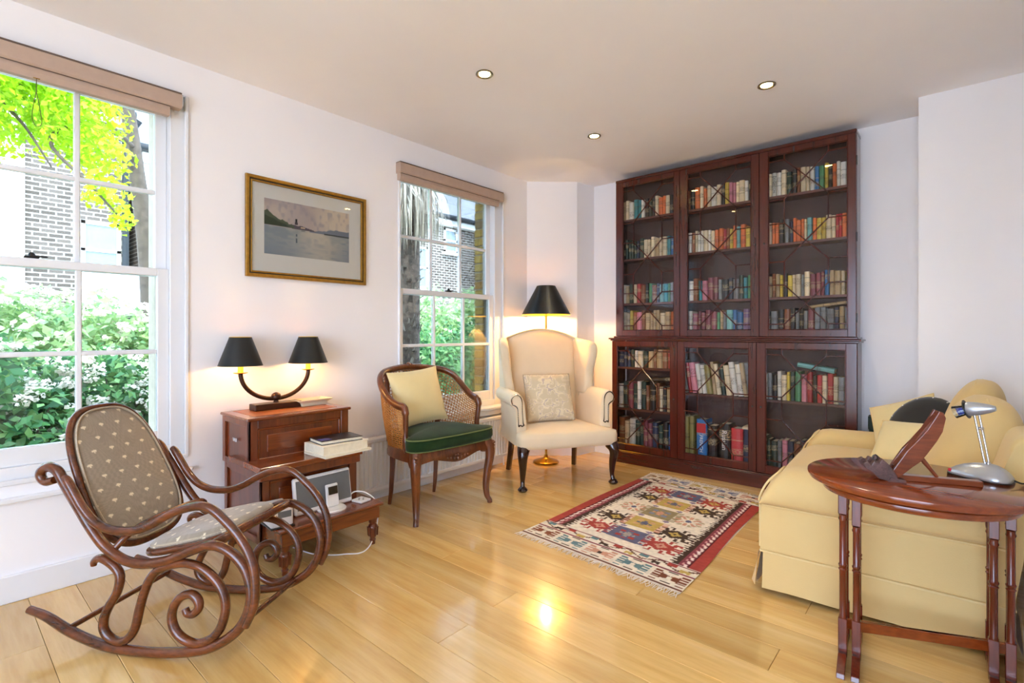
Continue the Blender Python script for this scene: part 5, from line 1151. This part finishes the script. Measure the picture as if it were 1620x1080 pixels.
# golden tree
gt = thing('golden_tree', (-8.55, 2.15, GZ), 0, 'tree with bright golden green leaves over the near window', 'tree')
o0 = Vector((-8.55, 2.15, GZ)); L_ = lambda x, y, z: tuple(Vector((x, y, z)) - o0)
M().tube(cat_rom([L_(-8.55, 2.15, GZ), L_(-8.5, 2.08, 1.2), L_(-8.45, 2.0, 2.3), L_(-8.35, 1.88, 3.1), L_(-8.2, 1.7, 4.2), L_(-8.0, 1.4, 5.2)], 5), [lerp(.15, .06, i / 25) for i in range(26)], 10).obj('trunk', bark, gt, smooth=70)
for pts, r in (([L_(-8.3, 1.85, 3.3), L_(-7.6, .9, 3.75), L_(-6.9, .3, 3.45), L_(-6.6, -.3, 3.3)], .04), ([L_(-8.25, 1.8, 3.6), L_(-7.3, 1.3, 3.5), L_(-6.8, .8, 3.05), L_(-6.6, 1.1, 2.6), L_(-6.6, 1.35, 2.3)], .028), ([L_(-6.95, .35, 3.46), L_(-6.8, .6, 3.15), L_(-6.7, .8, 2.75)], .02), ([L_(-7.6, .9, 3.75), L_(-7.3, .4, 4.1), L_(-7, -.1, 4.3)], .022)):
    P = cat_rom(pts, 5); M().tube(P, [lerp(r, r * .3, i / len(P)) for i in range(len(P))], 7).obj('branch', bark, gt, smooth=70)
gb_ = [((-7, .2, 3.5), (.9, .7, .55)), ((-7, 1.0, 3.35), (.7, .45, .5)), ((-6.9, .75, 3.9), (.9, .7, .35)), ((-6.8, 1.2, 2.98), (.45, .3, .2)), ((-6.7, 1.2, 2.62), (.4, .22, .2)), ((-6.65, 1.36, 2.36), (.28, .14, .18)), ((-6.9, .35, 2.95), (.4, .3, .2)), ((-7, -.6, 3.6), (.8, .6, .6))]
leaves('foliage', gt, [(L_(*c), r) for c, r in gb_], 16000, .036, leaf_y, .4, .25)
# palm
pm = thing('palm_tree', (-4.5, 3.40, GZ), 0, 'shaggy palm trunk with hanging dead fronds outside the far window', 'palm')
M().tube([(0, 0, 0), (.01, 0, 1), (0, .01, 2), (0, 0, 3.6)], [.15, .145, .15, .16], 14).obj('trunk', palm_b, pm, smooth=70)
sb = M()
for i in range(520):
    z = rnd.uniform(0, 3); t = rnd.uniform(0, 2 * pi); c, s = cos(t), sin(t); r = .14; w = rnd.uniform(.006, .03); h_ = rnd.uniform(.03, .11); e = rnd.uniform(.02, .06)
    sb.add([(r * c - w * s, r * s + w * c, z), (r * c + w * s, r * s - w * c, z), ((r + e) * c + w * .5 * s, (r + e) * s - w * .5 * c, z + h_), ((r + e) * c - w * .5 * s, (r + e) * s + w * .5 * c, z + h_ * .8)], [(0, 1, 2, 3)])
tag(sb.obj('leaf_bases', boot_m, pm, smooth=0), kind='stuff')
fs_ = M()
for i in range(620):
    t = rnd.uniform(0, 2 * pi); r0 = rnd.uniform(.12, .3); r1 = r0 + rnd.uniform(.02, .22); zt = rnd.uniform(3.0, 3.6); zb = rnd.uniform(2.45, 2.75) + (r1 - .2) * .5; w = rnd.uniform(.004, .011); c, s = cos(t), sin(t)
    a1 = t + rnd.uniform(-.2, .2); c1, s1 = cos(a1), sin(a1)
    fs_.add([(r0 * c - w * s, r0 * s + w * c, zt), (r0 * c + w * s, r0 * s - w * c, zt), (r1 * c1 + w * s1, r1 * s1 - w * c1, (zt + zb) / 2), (r1 * c1 - w * s1, r1 * s1 + w * c1, (zt + zb) / 2), (r1 * c1 * 1.02, r1 * s1 * 1.02, zb)], [(0, 1, 2, 3), (3, 2, 4)])
tag(fs_.obj('frond_skirt', frond_d, pm, smooth=0), kind='stuff')
# houses across the garden
pane_far = plain('pale_window_pane', '7E8C92', .15, var=.1)
def house(nm, lab, y0, y1, ze, wins, render_bay=None, chim=None, pipe=None, mat=far_brick):
    h = thing(nm, (-13, (y0 + y1) / 2, GZ), 0, lab, 'house'); ym = (y0 + y1) / 2; q = lambda y: y - ym; Z = lambda z: z - GZ
    M().bb(-6, 0, q(y0), q(y1), 0, Z(ze)).obj('wall', mat, h, smooth=0)
    M().add([(.25, q(y0) - .1, Z(ze)), (.25, q(y1) + .1, Z(ze)), (-3, q(y1) + .1, Z(ze) + 2.3), (-3, q(y0) - .1, Z(ze) + 2.3), (-6.2, q(y1) + .1, Z(ze)), (-6.2, q(y0) - .1, Z(ze))], [(0, 1, 2, 3), (3, 2, 4, 5), (0, 3, 5), (1, 4, 2)]).obj('roof', slate, h, smooth=0)
    M().tube([(.28, q(y0) - .1, Z(ze) - .02), (.28, q(y1) + .1, Z(ze) - .02)], .085, 8).obj('gutter', gutter_m, h, smooth=50)
    M().bb(0, .22, q(y0), q(y1), Z(ze) - .28, Z(ze) - .1).obj('soffit', render_w, h, smooth=0)
    for a_, b_, c_, d_ in wins:
        w = M(); t = .07
        for e in ((a_, a_ + t, c_, d_), (b_ - t, b_, c_, d_), (a_, b_, d_ - t, d_), (a_, b_, c_, c_ + t), (a_, b_, (c_ + d_) / 2 - .03, (c_ + d_) / 2 + .03)): w.bb(-.02, .05, q(e[0]), q(e[1]), Z(e[2]), Z(e[3]))
        w.bb(0, .12, q(a_) - .06, q(b_) + .06, Z(c_) - .09, Z(c_)); wo = w.obj('window', render_w, h, smooth=0)
        M().bb(.0, .02, q(a_) + t, q(b_) - t, Z(c_) + t, Z(d_) - t).obj('pane', pane_far, wo, smooth=0)
    if render_bay: M().bb(-.1, .06, q(render_bay[0]), q(render_bay[1]), 0, Z(ze) - .3).obj('rendered_bay', render_w, h, smooth=0)
    if pipe: M().tube([(.12, q(pipe), 0), (.12, q(pipe), Z(ze) - .5), (.28, q(pipe) + .2, Z(ze) - .1)], .06, 8).obj('downpipe', gutter_m, h, smooth=50)
    if chim:
        M().bb(-2.6, -1.6, q(chim) - .6, q(chim) + .6, Z(ze) + .8, Z(ze) + 3.2).obj('chimney', far_brick, h, smooth=0)
    return h
house('brick_house', 'grey brick house with a white sash window behind the golden tree', -6, 2.72, 5.6, [(1.98, 2.62, 2.2, 3.35), (-.1, .75, 2.2, 3.6)], (-6, 1.18), None, 2.68)
house('terrace_house', 'pale brick terrace house with slate roof and dark gutter beyond the palm', 2.95, 17, 5.0, [(9.6, 10.7, 2.55, 3.9), (11.4, 12.0, 3.85, 4.65), (6.0, 7.0, 2.5, 3.9)], (2.95, 4.4), 12.0, 12.9)
gw = thing('garden_wall', (-10.2, 8.6, GZ), 0, 'low pale brick garden wall in front of the terrace house', 'wall')
M().bb(-.11, .11, -3.2, 6, 0, 2.5).obj('brickwork', far_brick, gw, smooth=0); M().bb(-.15, .15, -3.25, 6.05, 2.5, 2.57).obj('coping', render_w, gw, smooth=0)
sh_ = thing('garden_shed', (-9.3, 2.3, GZ), 0, 'pale roofed garden shed behind the blossoming bush', 'shed')
M().bb(-1, .6, -.75, 1.0, 0, 1.95).obj('wall', fence_m, sh_, smooth=0)
M().add([(.75, -.85, 1.93), (.75, 1.1, 1.93), (-.2, 1.1, 2.6), (-.2, -.85, 2.6), (-1.15, 1.1, 1.93), (-1.15, -.85, 1.93)], [(0, 1, 2, 3), (3, 2, 4, 5), (0, 3, 5), (1, 4, 2), (0, 5, 4, 1)]).obj('roof', render_w, sh_, smooth=0)
M().bb(.7, .76, -.85, 1.1, 1.86, 1.94).obj('fascia', gutter_m, sh_, smooth=0)
ft_ = thing('background_tree', (-22, 17.5, GZ), 0, 'light green tree rising behind the terrace house roof', 'tree')
leaves('foliage', ft_, [((0, 0, 7.5), (2.5, 2.6, 2.2)), ((1, 2.5, 6.5), (2, 2, 2)), ((0, -2.5, 7), (2, 1.6, 1.8))], 6000, .17, leaf_l, .4, .4)
M().tube([(0, 0, 0), (0, .1, 3), (0, 0, 6.5)], [.3, .25, .15], 10).obj('trunk', bark, ft_, smooth=70)
